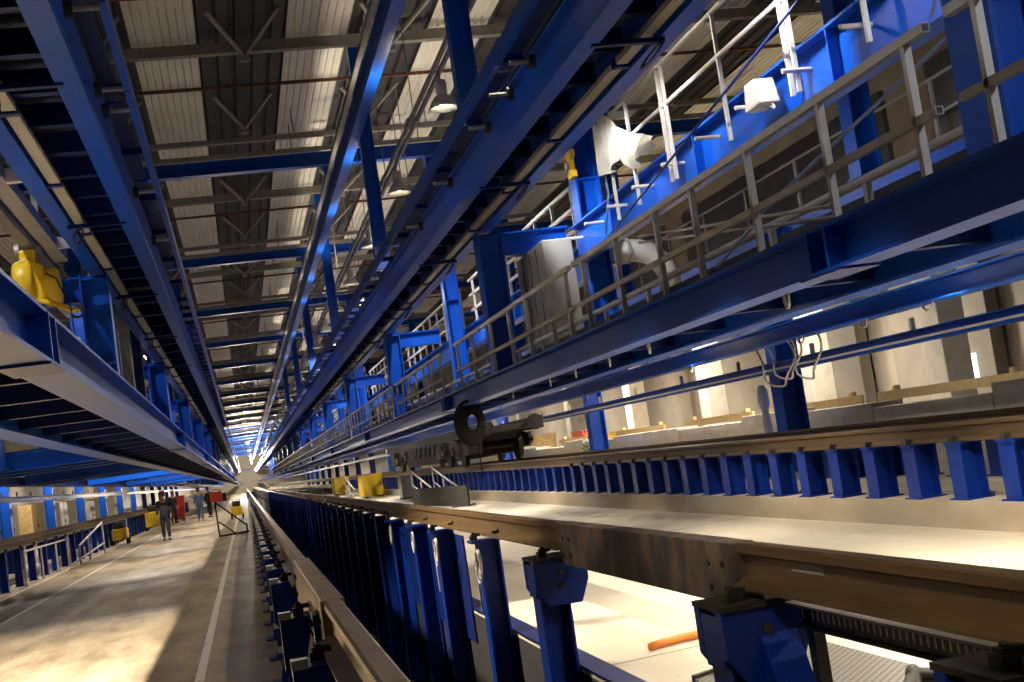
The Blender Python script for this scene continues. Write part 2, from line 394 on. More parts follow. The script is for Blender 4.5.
# ------------------------------------------------------------------ high walkways (train roof level), mirrored about the pit track
def high_walkway(sgn, label):
    fx = (lambda x: x) if sgn > 0 else mir
    def bx(mb, a, b, *r): a, b = fx(a), fx(b); return mb.box(min(a, b), max(a, b), *r)
    t = thing('high_walkway', label, 'walkway', (fx(3.2), 0, 3.08))
    e = 325
    bx(MB(), 2.72, 2.78, Y0 + .1, e, 3.53, 3.68).build('edge_beam', 'blue', t)
    MB().ibeam((fx(3.07), 3.08), .18, .44, Y0 + .1, e, 'Y').build('main_beam', 'blue', t)
    MB().ibeam((fx(3.765), 3.10), .17, .42, Y0 + .1, e, 'Y').build('outer_beam', 'blue', t)
    bx(MB(), 2.98, 3.85, Y0 + .1, e, 3.56, 3.60).build('deck', 'deck', t)
    y = Y0 + 1
    ys = []
    while y < 90 and len(ys) < 60:
        ys.append(y); y += .9 if y < 20 else 1.6
    for y in ys:
        bx(MB(), 3.15, 3.68, y - .05, y + .05, 3.30, 3.50).build('cross_member', 'navy', t)
    y = Y0 + 1.2
    k = 0
    while y < 74:
        bx(MB(), 2.72, 3.02, y - .03, y + .03, 3.53, 3.60).build('flap_rib', 'navy', t); y += 2.1 if y < 22 else 1.1; k += 1
    # folded flap plates close the gap between edge and main beam near the camera
    for k in range(9):
        y = Y0 + .6 + 3.0 * k
        bx(MB(), 2.84, 3.03, y, y + 2.9, 3.62, 3.635).build('flap_plate', 'navy', t)
    for k, y in enumerate([6.2, 8.4, 10.6, 11.55, 12.7, 15.2, 17.9] if sgn > 0 else [6.9, 8.7, 10.5, 11.1, 14.2, 17.0]):
        p = MB().tube((fx(2.75), y, 3.40), (fx(2.99), y, 3.40), .022, 8).build('flap_pin', 'galv', t)
        MB().lathe((fx(2.955), y, 3.40), [(.03, -.03), (.065, -.03), (.065, .03), (.03, .03)], 'X', 12).build('roller', 'dark', p)
    y = Y0 + .4
    while y < 60:
        tr = bx(MB(), 3.55, 3.65, y, y + 2.25, 3.14, 3.15); a = fx(3.55); b = fx(3.65)
        tr.box(a - .003, a + .003, y, y + 2.25, 3.14, 3.19); tr.box(b - .003, b + .003, y, y + 2.25, 3.14, 3.19)
        tr.build('cable_tray', 'tray', t, label='perforated pale cable tray section')
        bx(MB(), 3.54, 3.70, y + 2.26, y + 2.34, 3.12, 3.20).build('tray_bracket', 'navy', t)
        y += 2.4
    for k, y in enumerate((9.3, 14.2, 19.5, 25, 31)):
        bx(MB(), 3.10, 3.72, y - .03, y + .03, 3.06, 3.10).build('tie_bar', 'navy', t)
        c = fx(3.62)
        p = [(c + .05 * math.cos(q * .5), y + .25 * math.sin(q * .5) + .04 * q * .1, 3.05 - .07 * (1 - math.cos(q * .5))) for q in range(0, 26)]
        MB().path(p, .008, 6).build('cable_coil', 'black', t)
    return t
high_walkway(1, 'blue overhead walkway girder running along the right of the pit track')
high_walkway(-1, 'blue overhead walkway girder running along the left of the pit track')
o = thing('roof_service_beam', 'grey box beam running outside the left overhead walkway', 'beam', (-1.95, 0, 3.2))
MB().box(-2.02, -1.86, Y0 + .1, 16.8, 3.2, 3.34).build('box_section', 'grey_metal', o)
for y in (1, 5.5, 9, 12.5, 15.9):
    MB().prism([(-1.86, 3.2), (-1.72, 3.2), (-1.72, 3.3), (-1.86, 3.34)], y - .05, y + .05).build('bracket', 'white_metal', o)

# ------------------------------------------------------------------ low walkways (coach floor level)
def low_walkway(sgn, label):
    fx = (lambda x: x) if sgn > 0 else mir
    def bx(mb, a, b, *r): a, b = fx(a), fx(b); return mb.box(min(a, b), max(a, b), *r)
    t = thing('low_walkway', label, 'walkway', (fx(3.4), 0, .635))
    e = 325
    MB().ibeam((fx(3.01), .635), .20, .235, Y0 + .1, e, 'Y', .018, .014).build('inner_beam', 'blue', t)
    MB().ibeam((fx(3.87), .635), .22, .235, Y0 + .1, e, 'Y', .018, .014).build('outer_beam', 'blue', t)
    bx(MB(), 2.95, 4.02, Y0 + .1, e, .87, .885).build('deck', 'deck', t)
    for y in [5.7 + 12.15 * k for k in range(9)]:
        for d in (-.10, .10):
            bx(MB(), 2.905, 3.115, y + d - .012, y + d + .012, .65, .86).build('splice_plate', 'blue', t)
        bx(MB(), 2.90, 3.12, y - .22, y + .22, .622, .635).build('splice_cover', 'blue_deep', t)
    y = Y0 + .5
    k = 0
    while y < 70:
        bx(MB(), 3.02, 3.86, y - .04, y + .04, .70, .82).build('cross_member', 'navy', t); y += 1.22; k += 1
    return t
low_walkway(1, 'blue low walkway with I-beam edge right of the pit track')
low_walkway(-1, 'blue low walkway with I-beam edge left of the pit track')
# railings of the right low walkway, sections of 5.8 m
def handrail(y0, y1, posts, label):
    t = thing('walkway_railing', label, 'railing', (2.97, y0, .885), 'right walkway railings')
    def sq(mb, z, r=.021):
        return mb.box(2.97 - r, 2.97 + r, y0, y1, z - r, z + r)
    sq(MB(), 1.48).build('top_rail', 'rail_galv', t)
    sq(MB(), 1.125, .018).build('mid_rail', 'rail_galv', t)
    if y0 < 10:     # open dark ends of the square tube
        for z, r in ((1.48, .017), (1.125, .014)):
            MB().box(2.97 - r, 2.97 + r, y1 + .0005, y1 + .0015, z - r, z + r).build('tube_end', 'black', t)
            MB().box(2.97 - r, 2.97 + r, y0 - .0015, y0 - .0005, z - r, z + r).build('tube_end', 'black', t)
    for y in posts:
        MB().box(2.952, 2.988, y - .016, y + .016, .885, 1.46).build('post', 'rail_galv', t)
    return t
SEC = [(1.2, 4.38, [1.5, 2.4, 3.3, 4.19]), (4.55, 10.3, [4.72, 5.55, 6.47, 7.38, 8.1, 9.05, 10.0]), (10.45, 16.6, [10.6, 11.24, 12.2, 13.07, 14.1, 15.3, 16.4])]
y = 17.8
while y < 130: SEC.append((y, y + 5.6, [y + .15 + .88 * q for q in range(7)])); y += 6.075
for i, (a, b, p) in enumerate(SEC):
    handrail(a, b, p, 'grey square-tube railing section on the right low walkway, %s from the camera' % nth(i + 1))
# pale low tube barrier along the rear edge of the right low walkway
t = thing('kerb_rail', 'pale low tube rail along the back edge of the right low walkway', 'railing', (4.0, 0, .885))
MB().tube((3.98, Y0 + 1, 1.335), (3.98, 90, 1.335), .032, 10).build('tube_rail', 'white_metal', t)
y = 1.2
while y < 80: MB().box(3.96, 4.0, y - .025, y + .025, .885, 1.32).build('post', 'white_metal', t); y += 1.45
MB().box(4.005, 4.02, Y0 + 1, 90, .885, 1.25).build('toe_board', 'deck', t, label='dark toe board')

# second track: its two platform beams
def edge_girder(x, z, h, label, m='blue', tray=False, y0=Y0 + .1):
    t = thing('platform_girder', label, 'beam', (x, 0, z))
    MB().ibeam((x, z), .20, h, y0, 325, 'Y', .016, .012).build('girder', m, t)
    for y in [3.0 + 3.05 * k for k in range(26)]:
        MB().box(x - .03, x + .03, y - .03, y + .03, z + h, z + h + .17).build('stub_post', 'grey_metal', t)
    if tray: MB().box(x - .45, x - .43, y0, 110, z + .02, z + .05).build('cable_tray', 'tray', t)
    return t
edge_girder(5.15, .625, .165, 'blue platform girder beside the second track, nearer of two')
edge_girder(8.95, .606, .18, 'blue platform girder beyond the second track, farther of two', 'blue', True)
edge_girder(-4.28, .635, .165, 'dark slim platform girder above the near side of the left track', 'navy')
edge_girder(-8.10, .62, .2, 'pale blue platform girder beyond the left track', 'blue')
# cross bridges between left low walkway and the left track platform
for i, y in enumerate([19.0, 27.4, 37.5, 49, 61]):
    t = thing('cross_bridge', 'blue cross beam pair under the left platform, %s from the camera' % nth(i + 1), 'beam', (-3, y, .64), 'left cross beams')
    for d in (-1.2, 0, 1.2):
        MB().ibeam((y + d, .64), .18, .24, -4.17, -1.81, 'X').build('cross_beam', 'blue', t)
    MB().box(-4.17, -1.81, y - 1.25, y + 1.25, .885, .9).build('deck', 'deck', t)
    for x in (-3.6, -2.5):
        MB().box(x - .05, x + .05, y - .5, y + .5, .7, .8).build('joist', 'navy', t)

# bright blue upper beam of the second track with pins and white railing
t = thing('upper_girder', 'bright blue deep girder with pale pins above the right walkway', 'beam', (5.1, 0, 2.48))
MB().ibeam((5.08, 2.48), .22, .52, Y0 + .1, 17.19, 'Y', .025, .016).build('girder', 'blue', t)
for y in [3.2 + 1.05 * k for k in range(14)]:
    MB().tube((4.80, y, 2.80), (5.07, y, 2.80), .022, 8).build('pin', 'white_metal', t)
for y in [2.6, 5.9, 9.0, 12.1, 15.2]:
    MB().box(4.975, 5.07, y - .012, y + .012, 2.505, 2.975).build('stiffener', 'blue', t)
t = thing('upper_girder', 'dark blue continuation girder of the right upper gallery behind the tall columns', 'beam', (5.7, 30, 2.6))
MB().ibeam((5.70, 2.48), .22, .52, 17.6, 320, 'Y', .025, .016).build('girder', 'blue', t)
for y in [24 + 6 * k for k in range(14)]:
    MB().box(5.59, 5.695, y - .012, y + .012, 2.505, 2.975).build('stiffener', 'blue', t)
t = thing('white_railing', 'white tube railing on top of the bright blue girder', 'railing', (5.02, 10, 2.6))
MB().tube((4.94, -2, 3.90), (4.94, 14.75, 3.90), .022, 10).build('top_rail', 'white_metal', t)
MB().tube((4.94, -2, 3.46), (4.94, 14.75, 3.46), .022, 10).build('mid_rail', 'white_metal', t)
for y in (1.5, 3.2, 5.0, 6.6, 8.3, 9.52, 9.64, 11.05, 12.6, 12.74, 13.9, 14.75):
    MB().box(4.922, 4.958, y - .018, y + .018, 2.62, 3.92).build('post', 'white_metal', t)
def ladder_rail(y0, y1, x, z, label):
    t = thing('white_railing', label, 'railing', (x, y0, z), 'upper gallery railings')
    for h in (.35, .7, 1.05): MB().box(x - .025, x + .025, y0, y1, z + h - .025, z + h + .025).build('rail', 'white_metal', t)
    yy = y0 + .05
    while yy < y1: MB().box(x - .025, x + .025, yy - .025, yy + .025, z, z + 1.05).build('post', 'white_metal', t); yy += 1.3
for i in range(14):
    ladder_rail(18 + 12.15 * i, 28.9 + 12.15 * i, 5.72, 3.0, 'white railing of the right upper gallery, %s length beyond the bright girder' % nth(i + 1))

# cloth over the end of the white railing
def sheet(rows, th=.012):
    mb = MB(); n = len(rows[0]); vs = []
    for s in (0, 1):
        for r in rows: vs += [(p[0] + s * th, p[1], p[2]) for p in r]
    k = len(rows) * n; fs = []
    for i in range(len(rows) - 1):
        for j in range(n - 1):
            a = i * n + j; q = (a, a + 1, a + n + 1, a + n); fs.append(q); fs.append(tuple(x + k for x in q[::-1]))
    ed = [j for j in range(n)] + [i * n + n - 1 for i in range(1, len(rows))] + [(len(rows) - 1) * n + j for j in range(n - 2, -1, -1)] + [i * n for i in range(len(rows) - 2, 0, -1)]
    for i in range(len(ed)):
        a, b = ed[i], ed[(i + 1) % len(ed)]; fs.append((b, a, a + k, b + k))
    return mb.add(vs, fs)
rows = []
top = [(14.95, 3.98), (14.6, 3.97), (14.2, 3.72), (13.9, 3.55), (13.55, 3.40), (13.2, 3.30), (12.95, 3.20)]
bot = [(15.0, 3.22), (14.7, 3.20), (14.35, 3.18), (13.95, 3.30), (13.75, 3.02), (13.35, 3.05), (13.0, 3.12)]
for i in range(9):
    u = i / 8; r = []
    for j in range(25):
        s = j / 24 * 6; a = min(int(s), 5); f = s - a
        ty = top[a][0] * (1 - f) + top[a + 1][0] * f; tz = top[a][1] * (1 - f) + top[a + 1][1] * f
        by = bot[a][0] * (1 - f) + bot[a + 1][0] * f; bz = bot[a][1] * (1 - f) + bot[a + 1][1] * f
        r.append((4.86 + .07 * math.sin(j * 1.1 + u * 1.5) * (.2 + u) - .05 * math.sin(u * 3), ty * (1 - u) + by * u, tz * (1 - u) + bz * u))
    rows.append(r)
o = sheet(rows, .004).build('draped_cloth', 'cloth'); tag(o, 'white cloth draped over the end of the white upper railing', 'cloth')
# yellow clamp on the tall column, flood lamp, cables
t = thing('beam_clamp', 'yellow clamp fixed to the tall blue column near the white cloth', 'clamp', (5.12, 17.1, 3.75))
MB().prism([(16.99, 3.72), (17.25, 3.72), (17.25, 3.80), (17.17, 3.84), (17.17, 3.98), (17.25, 4.02), (17.25, 4.12), (16.99, 4.12), (16.99, 4.02), (17.07, 3.98), (17.07, 3.84), (16.99, 3.80)], 5.10, 5.17, 'X').build('clamp_body', 'yellow', t)
MB().lathe((5.08, 17.12, 3.90), [(.02, -.03), (.05, -.03), (.05, .03), (.02, .03)], 'X', 10).build('screw', 'galv', t)
t = thing('flood_lamp', 'white flood lamp housing clipped to the bright blue girder', 'lamp', (4.85, 10.1, 2.66))
MB().prism([(9.9, 2.66), (10.26, 2.66), (10.2, 2.90), (9.98, 2.90)], 4.76, 4.95, 'X').build('housing', 'white_metal', t, bevel=.015)
MB().box(4.94, 5.0, 10.02, 10.14, 2.74, 2.82).build('bracket', 'galv', t)
MB().path([(4.86, 9.9 - .04 * k + .01 * k * k, 2.64 - .05 * math.sin(k * .6)) for k in range(8)], .01, 6).build('cable', 'cable', t)
def cable(name, pts, r, m, label):
    o = MB().path(pts, r, 8).build(name, m, smooth=True); return tag(o, label, 'cable')
cable('stay_cable', [(4.75, 15.2, 2.35), (4.75, 12, 2.78), (4.75, 8.0, 3.32)], .014, 'navy', 'dark blue slack cable slanting across the bright blue girder')
cable('stay_cable', [(4.9, 15.25, 2.55), (4.9, 14.9, 3.0), (4.85, 14.85, 4.0), (4.8, 15.0, 4.35)], .014, 'cable_blue', 'thin cable hanging down beside the white cloth')
cable('stay_cable', [(3.9, 9.4, 1.2), (3.9, 8.0, 1.5), (3.9, 5.7, 1.83)], .012, 'cable_blue', 'pale blue cable slanting up behind the right walkway railing')
cable('tie_wire', [(4.02, 11.5, 1.86), (3.10, 5.82, .99)], .012, 'cable', 'upper of two pale wires crossing behind the right railing')
cable('tie_wire', [(4.02, 11.5, 1.80), (3.10, 5.82, .93)], .012, 'cable', 'lower of two pale wires crossing behind the right railing')

# tall grey cabinet panel and white duct on the right platform
t = thing('cabinet_panel', 'tall grey cabinet standing between the columns on the right platform', 'cabinet', (4.55, 17.0, .885))
MB().box(4.30, 4.72, 16.25, 17.9, .90, 2.72).build('body', 'cab', t, bevel=.01)
for y in (16.66, 17.08, 17.5): MB().box(4.293, 4.30, y - .008, y + .008, .95, 2.68).build('door_gap', 'dark', t)
MB().box(4.285, 4.30, 17.02, 17.05, 1.7, 1.85).build('handle', 'galv', t)
MB().box(4.28, 4.74, 16.23, 17.92, .885, .90).build('plinth', 'dark', t)
t = thing('ventilation_elbow', 'large white duct elbow behind the right walkway railing', 'duct', (6.2, 17.3, 2.0))
MB().path([(6.0 + .55 * math.sin(a), 17.6, 2.1 + .55 * math.cos(a)) for a in [q * math.pi / 14 for q in range(-2, 12)]], .17, 14).build('bend', 'white_metal', t, smooth=True)
MB().lathe((5.92, 17.6, 2.65), [(.17, -.02), (.2, -.02), (.2, .02), (.17, .02)], 'X', 16).build('flange', 'galv', t)
MB().bar((6.3, 17.6, 1.5), (6.3, 17.6, .8), .06).build('stand', 'galv', t)

# cable loops under the walkway edges
def loop(x, y, z, w, d, label, m='cable', grp=None):
    pts = [(x + .015 * math.cos(k * .2), y + w * math.cos(k * math.pi / 14), z + .01 - d * math.sin(k * math.pi / 14)) for k in range(15)]
    o = MB().path(pts, .010, 6).build('cable_loop', m, smooth=True); return tag(o, label, 'cable', grp)
for i, (y, z) in enumerate([(6.54, .63), (9.03, .63), (10.1, .63), (11.2, .63), (12.2, .63), (14.0, .63), (16.5, .63)]):
    loop(3.1, y, z, .06, .08, 'small pale cable loop hanging under the right walkway edge, %s from the camera' % nth(i + 1), 'cable', 'loops under the right walkway')
for i, y in enumerate([8.4, 9.4, 10.6, 13.5, 18]):
    loop(5.1, y, .625, .1, .07, 'small pale cable loop under the second track girder, %s from the camera' % nth(i + 1), 'cable', 'loops under the second track girder')
t = thing('hanging_cable', 'long pale cable loops dangling from the second track girder', 'cable', (5.1, 10.8, .2))
for (yc, w, d) in ((11.2, .42, .42), (11.0, .35, .36), (10.55, .30, .40)):
    MB().path([(5.1 + .03 * math.sin(k), yc - w * math.cos(k * math.pi / 16), .63 - d * math.sin(k * math.pi / 16)) for k in range(17)], .011, 6).build('loop', 'cable', t, smooth=True)
t = thing('hose_coil', 'dark coiled hose hung under the right walkway near the wagon', 'hose', (3.0, 16.1, .2))
for k in range(8):
    r = .10 + .021 * k
    MB().path([(2.98 + r * .80 * math.cos(a), 16.1 + .03 * k, .40 + r * 1.2 * math.sin(a)) for a in [q * 2 * math.pi / 24 for q in range(25)]], .018, 7).build('turn', 'black', t, smooth=True)
MB().path([(3.0, 16.05, .1), (3.0, 16.0, -.2), (3.0, 16.1, -.45)], .008, 6).build('loose_end', 'black', t)

# yellow hoist on the left
t = thing('chain_hoist', 'yellow chain hoist hanging above the left walkway', 'hoist', (-2.3, 17.0, 2.6))
MB().lathe((-2.55, 16.9, 2.98), [(.05, -.02), (.26, 0), (.30, .05), (.30, .20), (.26, .25), (.05, .27)], 'X', 20).build('drum', 'yellow', t, smooth=True)
MB().lathe((-2.20, 16.9, 2.90), [(.04, -.02), (.22, 0), (.25, .04), (.25, .16), (.22, .2), (.05, .22)], 'X', 20).build('motor', 'yellow', t, smooth=True)
MB().prism([(-2.62, 2.62), (-2.2, 2.72), (-2.16, 3.16), (-2.36, 3.30), (-2.54, 3.22)], 16.72, 16.80).build('cheek_plate', 'yellow', t, bevel=.02)
MB().box(-2.45, -2.25, 16.75, 17.05, 3.22, 3.40).build('trolley', 'yellow', t, bevel=.02)
for s in (-.13, .13): MB().lathe((-2.35 + s, 16.9, 3.42), [(.02, -.03), (.09, -.03), (.09, .03), (.02, .03)], 'X', 12).build('trolley_wheel', 'galv', t)
MB().path([(-2.25, 16.75, 2.72), (-2.05, 16.6, 2.64), (-1.86, 16.5, 2.52), (-1.78, 16.45, 2.5)], .035, 8).build('load_arm', 'yellow', t)
MB().path([(-1.78 + .07 * math.cos(a), 16.45, 2.48 + .07 * math.sin(a)) for a in [q * .45 for q in range(-6, 5)]], .018, 8).build('hook', 'dark', t)
t = thing('hoist_rail', 'grey runway rail from which the yellow hoist hangs', 'beam', (-2.35, 17, 3.5))
MB().ibeam((-2.35, 3.46), .14, .2, 3, 40, 'Y').build('rail', 'grey_metal', t)
for y in (6, 12, 18, 24, 30, 36): MB().box(-2.39, -2.31, y - .04, y + .04, 3.66, 7.3).build('hanger', 'grey_metal', t)
t = thing('pendant_control', 'small yellow pendant control hanging beside the left column', 'control', (-1.72, 15.4, 1.7))
MB().box(-1.78, -1.67, 15.35, 15.45, 1.70, 2.02).build('box', 'yellow', t, bevel=.012)
MB().path([(-1.72, 15.4, 2.02), (-1.74, 15.42, 2.4), (-1.9, 15.7, 2.8), (-2.1, 16.4, 3.0)], .010, 6).build('cable', 'black', t)
for z in (1.78, 1.86, 1.94): MB().lathe((-1.66, 15.40, z), [(.02, -.01), (.025, 0), (.015, .012)], 'X', 8).build('button', 'dark', t)
for i, y in enumerate([18.6, 20.3, 22.6, 25.2, 31, 34]):
    t = thing('service_mast', '%s slim service post behind the left walkway' % ('grey' if i % 2 == 0 else 'dark') + ', ' + nth(i + 1) + ' from the camera', 'post', (-1.7, y, .885), 'left service posts')
    MB().box(-1.80, -1.64, y - .12, y + .12, .885, 3.5).build('shaft', 'grey_metal' if i % 2 == 0 else 'navy', t)
    MB().box(-1.83, -1.61, y - .15, y + .15, .885, .91).build('base_plate', 'grey_metal', t)

# ------------------------------------------------------------------ rails
def railprof(x, z, h=.17):   # z = top of rail
    return [(x - .075, z - h), (x + .075, z - h), (x + .075, z - h + .012), (x + .012, z - h + .036), (x + .009, z - .052), (x + .035, z - .038), (x + .036, z - .008), (x + .026, z),
            (x - .026, z), (x - .036, z - .008), (x - .035, z - .038), (x - .009, z - .052), (x - .012, z - h + .036), (x - .075, z - h + .012)]
def rail(x, z, y0, y1, label, h=.17, m='rail'):
    t = thing('running_rail', label, 'rail', (x, y0, z - h))
    MB().prism(railprof(x, z, h), y0, y1).build('rail_section', m, t, bevel=0)
    return t
RT = -.50
XLr, XRr = .285, 1.89
def girder(x, y0, y1, label, m='plate'):
    t = thing('bridge_rail', label, 'rail', (x, y0, RT - .27))
    MB().box(x - .05, x + .05, y0, y1, RT - .255, RT).build('plate_girder', m, t, bevel=.006)
    for yy in (y0 + .12, y0 + .28, y1 - .12, y1 - .28):
        for z in (RT - .09, RT - .19):
            MB().lathe((x - .05, yy, z), [(.004, -.008), (.014, -.008), (.014, .0), (.004, .0)], 'X', 8).build('bolt', 'dark', t)
    return t
rail(XRr, RT, Y0 + .1, 4.72, 'brown rail at lower right, nearest the camera')
girder(XRr, 4.74, 7.62, 'weathered dark steel bridging bar between the two right pit rail lengths')
rail(XRr, RT, 7.64, 325, 'long brown rail along the right edge of the pit', .17)
rail(XLr, RT, Y0 + .1, 5.16, 'short brown rail at the left pit edge nearest the camera', .17, 'railtop')
girder(XLr, 5.18, 8.1, 'flat-sided steel bridging bar in the left pit rail', 'railtop')
rail(XLr, RT, 8.12, 325, 'long tan rail along the left edge of the pit', .17, 'railtop')
rail(6.27, -.335, Y0 + .1, 300, 'brown near rail of the second raised track', .18, 'rail_dark')
rail(7.87, -.335, Y0 + .1, 300, 'far rail of the second raised track', .17, 'rail_dark')
rail(-5.39, RT, Y0 + .1, 300, 'near rail of the raised track at far left')
rail(-6.99, RT, Y0 + .1, 300, 'far rail of the raised track at far left')
# paper label on rail web, loose joint plate
o = MB().box(1.8785, 1.8795, 4.02, 4.28, -.585, -.545).build('paper_tag', 'cloth'); tag(o, 'pale worn paper strip stuck to the web of the nearest right rail', 'tag')

# ------------------------------------------------------------------ rail posts
def clamp(mb, x, y, z, s):
    if True:
        a, b = sorted((x + s * .078, x + s * .13))
        mb.box(a, b, y - .03, y + .03, z, z + .035)
        a, b = sorted((x + s * .05, x + s * .12))
        mb.box(a, b, y - .02, y + .02, z + .03, z + .05)
        mb.lathe((x + s * .10, y, z + .04), [(.014, 0), (.014, .018), (.006, .022)], 'Z', 6)
    return mb
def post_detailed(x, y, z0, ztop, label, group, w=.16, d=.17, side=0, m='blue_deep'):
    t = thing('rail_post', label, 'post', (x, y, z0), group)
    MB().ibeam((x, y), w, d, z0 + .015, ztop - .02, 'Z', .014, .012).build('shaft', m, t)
    MB().box(x - d / 2 - .03, x + d / 2 + .03, y - w / 2 - .03, y + w / 2 + .03, z0, z0 + .015).build('base_plate', m, t)
    MB().box(x - .14, x + .14, y - .10, y + .10, ztop - .02, ztop).build('top_plate', m, t)
    for s in (-1, 1): clamp(MB(), x, y, ztop, s).build('rail_clamp', 'dark', t)
    return t
def post_simple(x, y, z0, ztop, label, group, w=.16, d=.17, m='blue_deep'):
    mb = MB().ibeam((x, y), w, d, z0, ztop - .02, 'Z', .014, .012).box(x - .12, x + .12, y - .09, y + .09, ztop - .02, ztop)
    o = mb.build('rail_post', m, loc=(x, y, z0)); return tag(o, label, 'post', group)
def row(ys, x, z0, ztop, desc, group, near, builder=post_detailed, **kw):
    det = simp = None
    for i, y in enumerate(ys):
        lb = '%s, %s from the camera end' % (desc, nth(i + 1))
        if y < near:
            if det is None: det = (builder(x, y, z0, ztop, lb, group, **kw), y)
            else: dup(det[0], (0, y - det[1], 0), lb)
        else:
            if simp is None: simp = (post_simple(x, y, z0, ztop, lb, group), y)
            else: dup(simp[0], (0, y - simp[1], 0), lb)
# right pit rail
YR = [9.7, 11.9, 13.6, 15.7]
while YR[-1] < 100: YR.append(YR[-1] + 1.85)
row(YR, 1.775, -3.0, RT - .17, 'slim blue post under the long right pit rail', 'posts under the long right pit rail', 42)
# lower part of these posts reaching into the pit
def heavy_post(x, y, label, brace=False):
    x = 1.845
    t = thing('rail_pedestal', label, 'post', (x, y, -3.0), 'heavy pedestals under the bridging bar')
    zt = RT - .20
    MB().ibeam((x - .07, y), .20, .19, -2.985, zt - .02, 'Z', .016, .014).build('shaft', 'blue_deep', t)
    MB().box(x - .20, x + .03, y - .14, y + .14, -3.0, -2.985).build('base_plate', 'blue_deep', t)
    MB().box(x - .19, x + .15, y - .16, y + .16, zt - .02, zt).build('top_plate', 'dark', t)
    # bracket box facing the pit and camera
    MB().prism([(x - .19, zt - .02), (x + .15, zt - .02), (x + .15, zt - .16), (x + .09, zt - .30), (x - .12, zt - .30), (x - .19, zt - .20)], y - .15, y - .09).build('bracket_cheek', 'blue_deep', t, bevel=.006)
    MB().prism([(x - .19, zt - .02), (x + .15, zt - .02), (x + .15, zt - .16), (x + .09, zt - .30), (x - .12, zt - .30), (x - .19, zt - .20)], y + .09, y + .15).build('bracket_cheek', 'blue_deep', t, bevel=.006)
    MB().box(x - .185, x - .17, y - .09, y + .09, zt - .24, zt - .04).build('bracket_face', 'blue_deep', t)
    for s in (-1, 1): clamp(MB(), x, y - .05, zt, s).build('rail_clamp', 'dark', t)
    for dz in (.10, .18):
        MB().lathe((x - .02, y - .15, zt - dz), [(.006, -.02), (.02, -.02), (.02, 0), (.006, 0)], 'Y', 8).build('bolt', 'dark', t)
    if brace:
        mb = MB()
        mb.add([(x - .05, y - .15, zt - .12), (x + .10, y - .15, zt - .12), (x + .06, y - .75, -1.75), (x - .08, y - .75, -1.75),
                (x - .05, y - .05, zt - .12), (x + .10, y - .05, zt - .12), (x + .06, y - .45, -1.75), (x - .08, y - .45, -1.75)],
               [(0, 1, 2, 3), (7, 6, 5, 4), (0, 4, 5, 1), (1, 5, 6, 2), (2, 6, 7, 3), (3, 7, 4, 0)])
        mb.build('raking_leg', 'blue_deep', t)
    return t
heavy_post(XRr, 7.75, 'heavy blue pedestal at the far end of the dark bridging bar')
heavy_post(XRr, 4.62, 'heavy blue pedestal with raking leg at the near end of the dark bridging bar', True)
heavy_post(XRr, 2.85, 'heavy blue pedestal cut off by the lower right picture corner')
# cable coils hung on the right posts
for i, (y, n) in enumerate([(9.7, 3), (11.9, 3), (13.6, 2), (15.7, 2)]):
    t = thing('cable_coil', 'pale cable coil on the right pit rail posts, %s from the camera' % nth(i + 1), 'cable', (1.66, y - .12, -1.0), 'cable coils on the pit posts')
    for k in range(n):
        r = .075 + .012 * k
        MB().path([(1.675 - .008 * k, y - .12 + r * math.cos(a), -.83 - .02 * k + r * 1.25 * math.sin(a)) for a in [q * 2 * math.pi / 18 for q in range(19)]], .006, 6).build('turn', 'cable', t, smooth=True)
    if i in (0, 1): MB().path([(1.665, y - .05, -.75), (1.66, y - .04, -1.0), (1.665, y - .02, -1.24)], .007, 6).build('tail', 'cable', t)

# left pit rail supports: post, outrigger bracket and white caps
def left_support(x, y, z0, ztop, label, group, **kw):
    t = thing('rail_support', label, 'post', (x, y, z0), group)
    MB().ibeam((x - .03, y), .15, .16, z0 + .015, ztop - .02, 'Z', .014, .012).build('shaft', 'blue_deep', t)
    MB().box(x - .26, x + .0, y - .13, y + .13, z0, z0 + .015).build('base_plate', 'blue_deep', t)
    MB().box(x - .20, x + .08, y - .12, y + .12, ztop - .02, ztop).build('top_plate', 'blue_deep', t)
    MB().box(x - .20, x - .185, y - .12, y + .12, ztop - .26, ztop - .02).build('bracket_face', 'blue_deep', t)
    for s in (-.12, .10):
        MB().prism([(x - .20, ztop - .02), (x - .08, ztop - .02), (x - .08, ztop - .42), (x - .20, ztop - .26)], y + s, y + s + .02).build('gusset', 'blue_deep', t)
    MB().box(x - .20, x - .08, y - .16, y + .16, ztop - .47, ztop - .45).build('lower_shelf', 'blue_deep', t)
    MB().bar((x - .17, y - .14, z0 + .02), (x - .10, y - .14, ztop - .46), .05).build('stay', 'blue_deep', t)
    MB().box(x - .205, x - .145, y - .16, y - .10, ztop + .0, ztop + .035).build('cap_block', 'white_metal', t, label='pale cap block')
    MB().box(x - .205, x - .155, y - .175, y - .13, ztop - .45, ztop - .41).build('cap_block', 'white_metal', t, label='pale cap block')
    for s in (-1, 1): clamp(MB(), x, y, ztop, s).build('rail_clamp', 'dark', t)
    return t
YLs = [2.4, 3.6, 4.75, 6.45, 8.75]
while YLs[-1] < 100: YLs.append(YLs[-1] + 1.45)
row(YLs, XLr, FL, RT - .17, 'blue bracketed support under the left pit rail', 'supports under the left pit rail', 40, left_support)
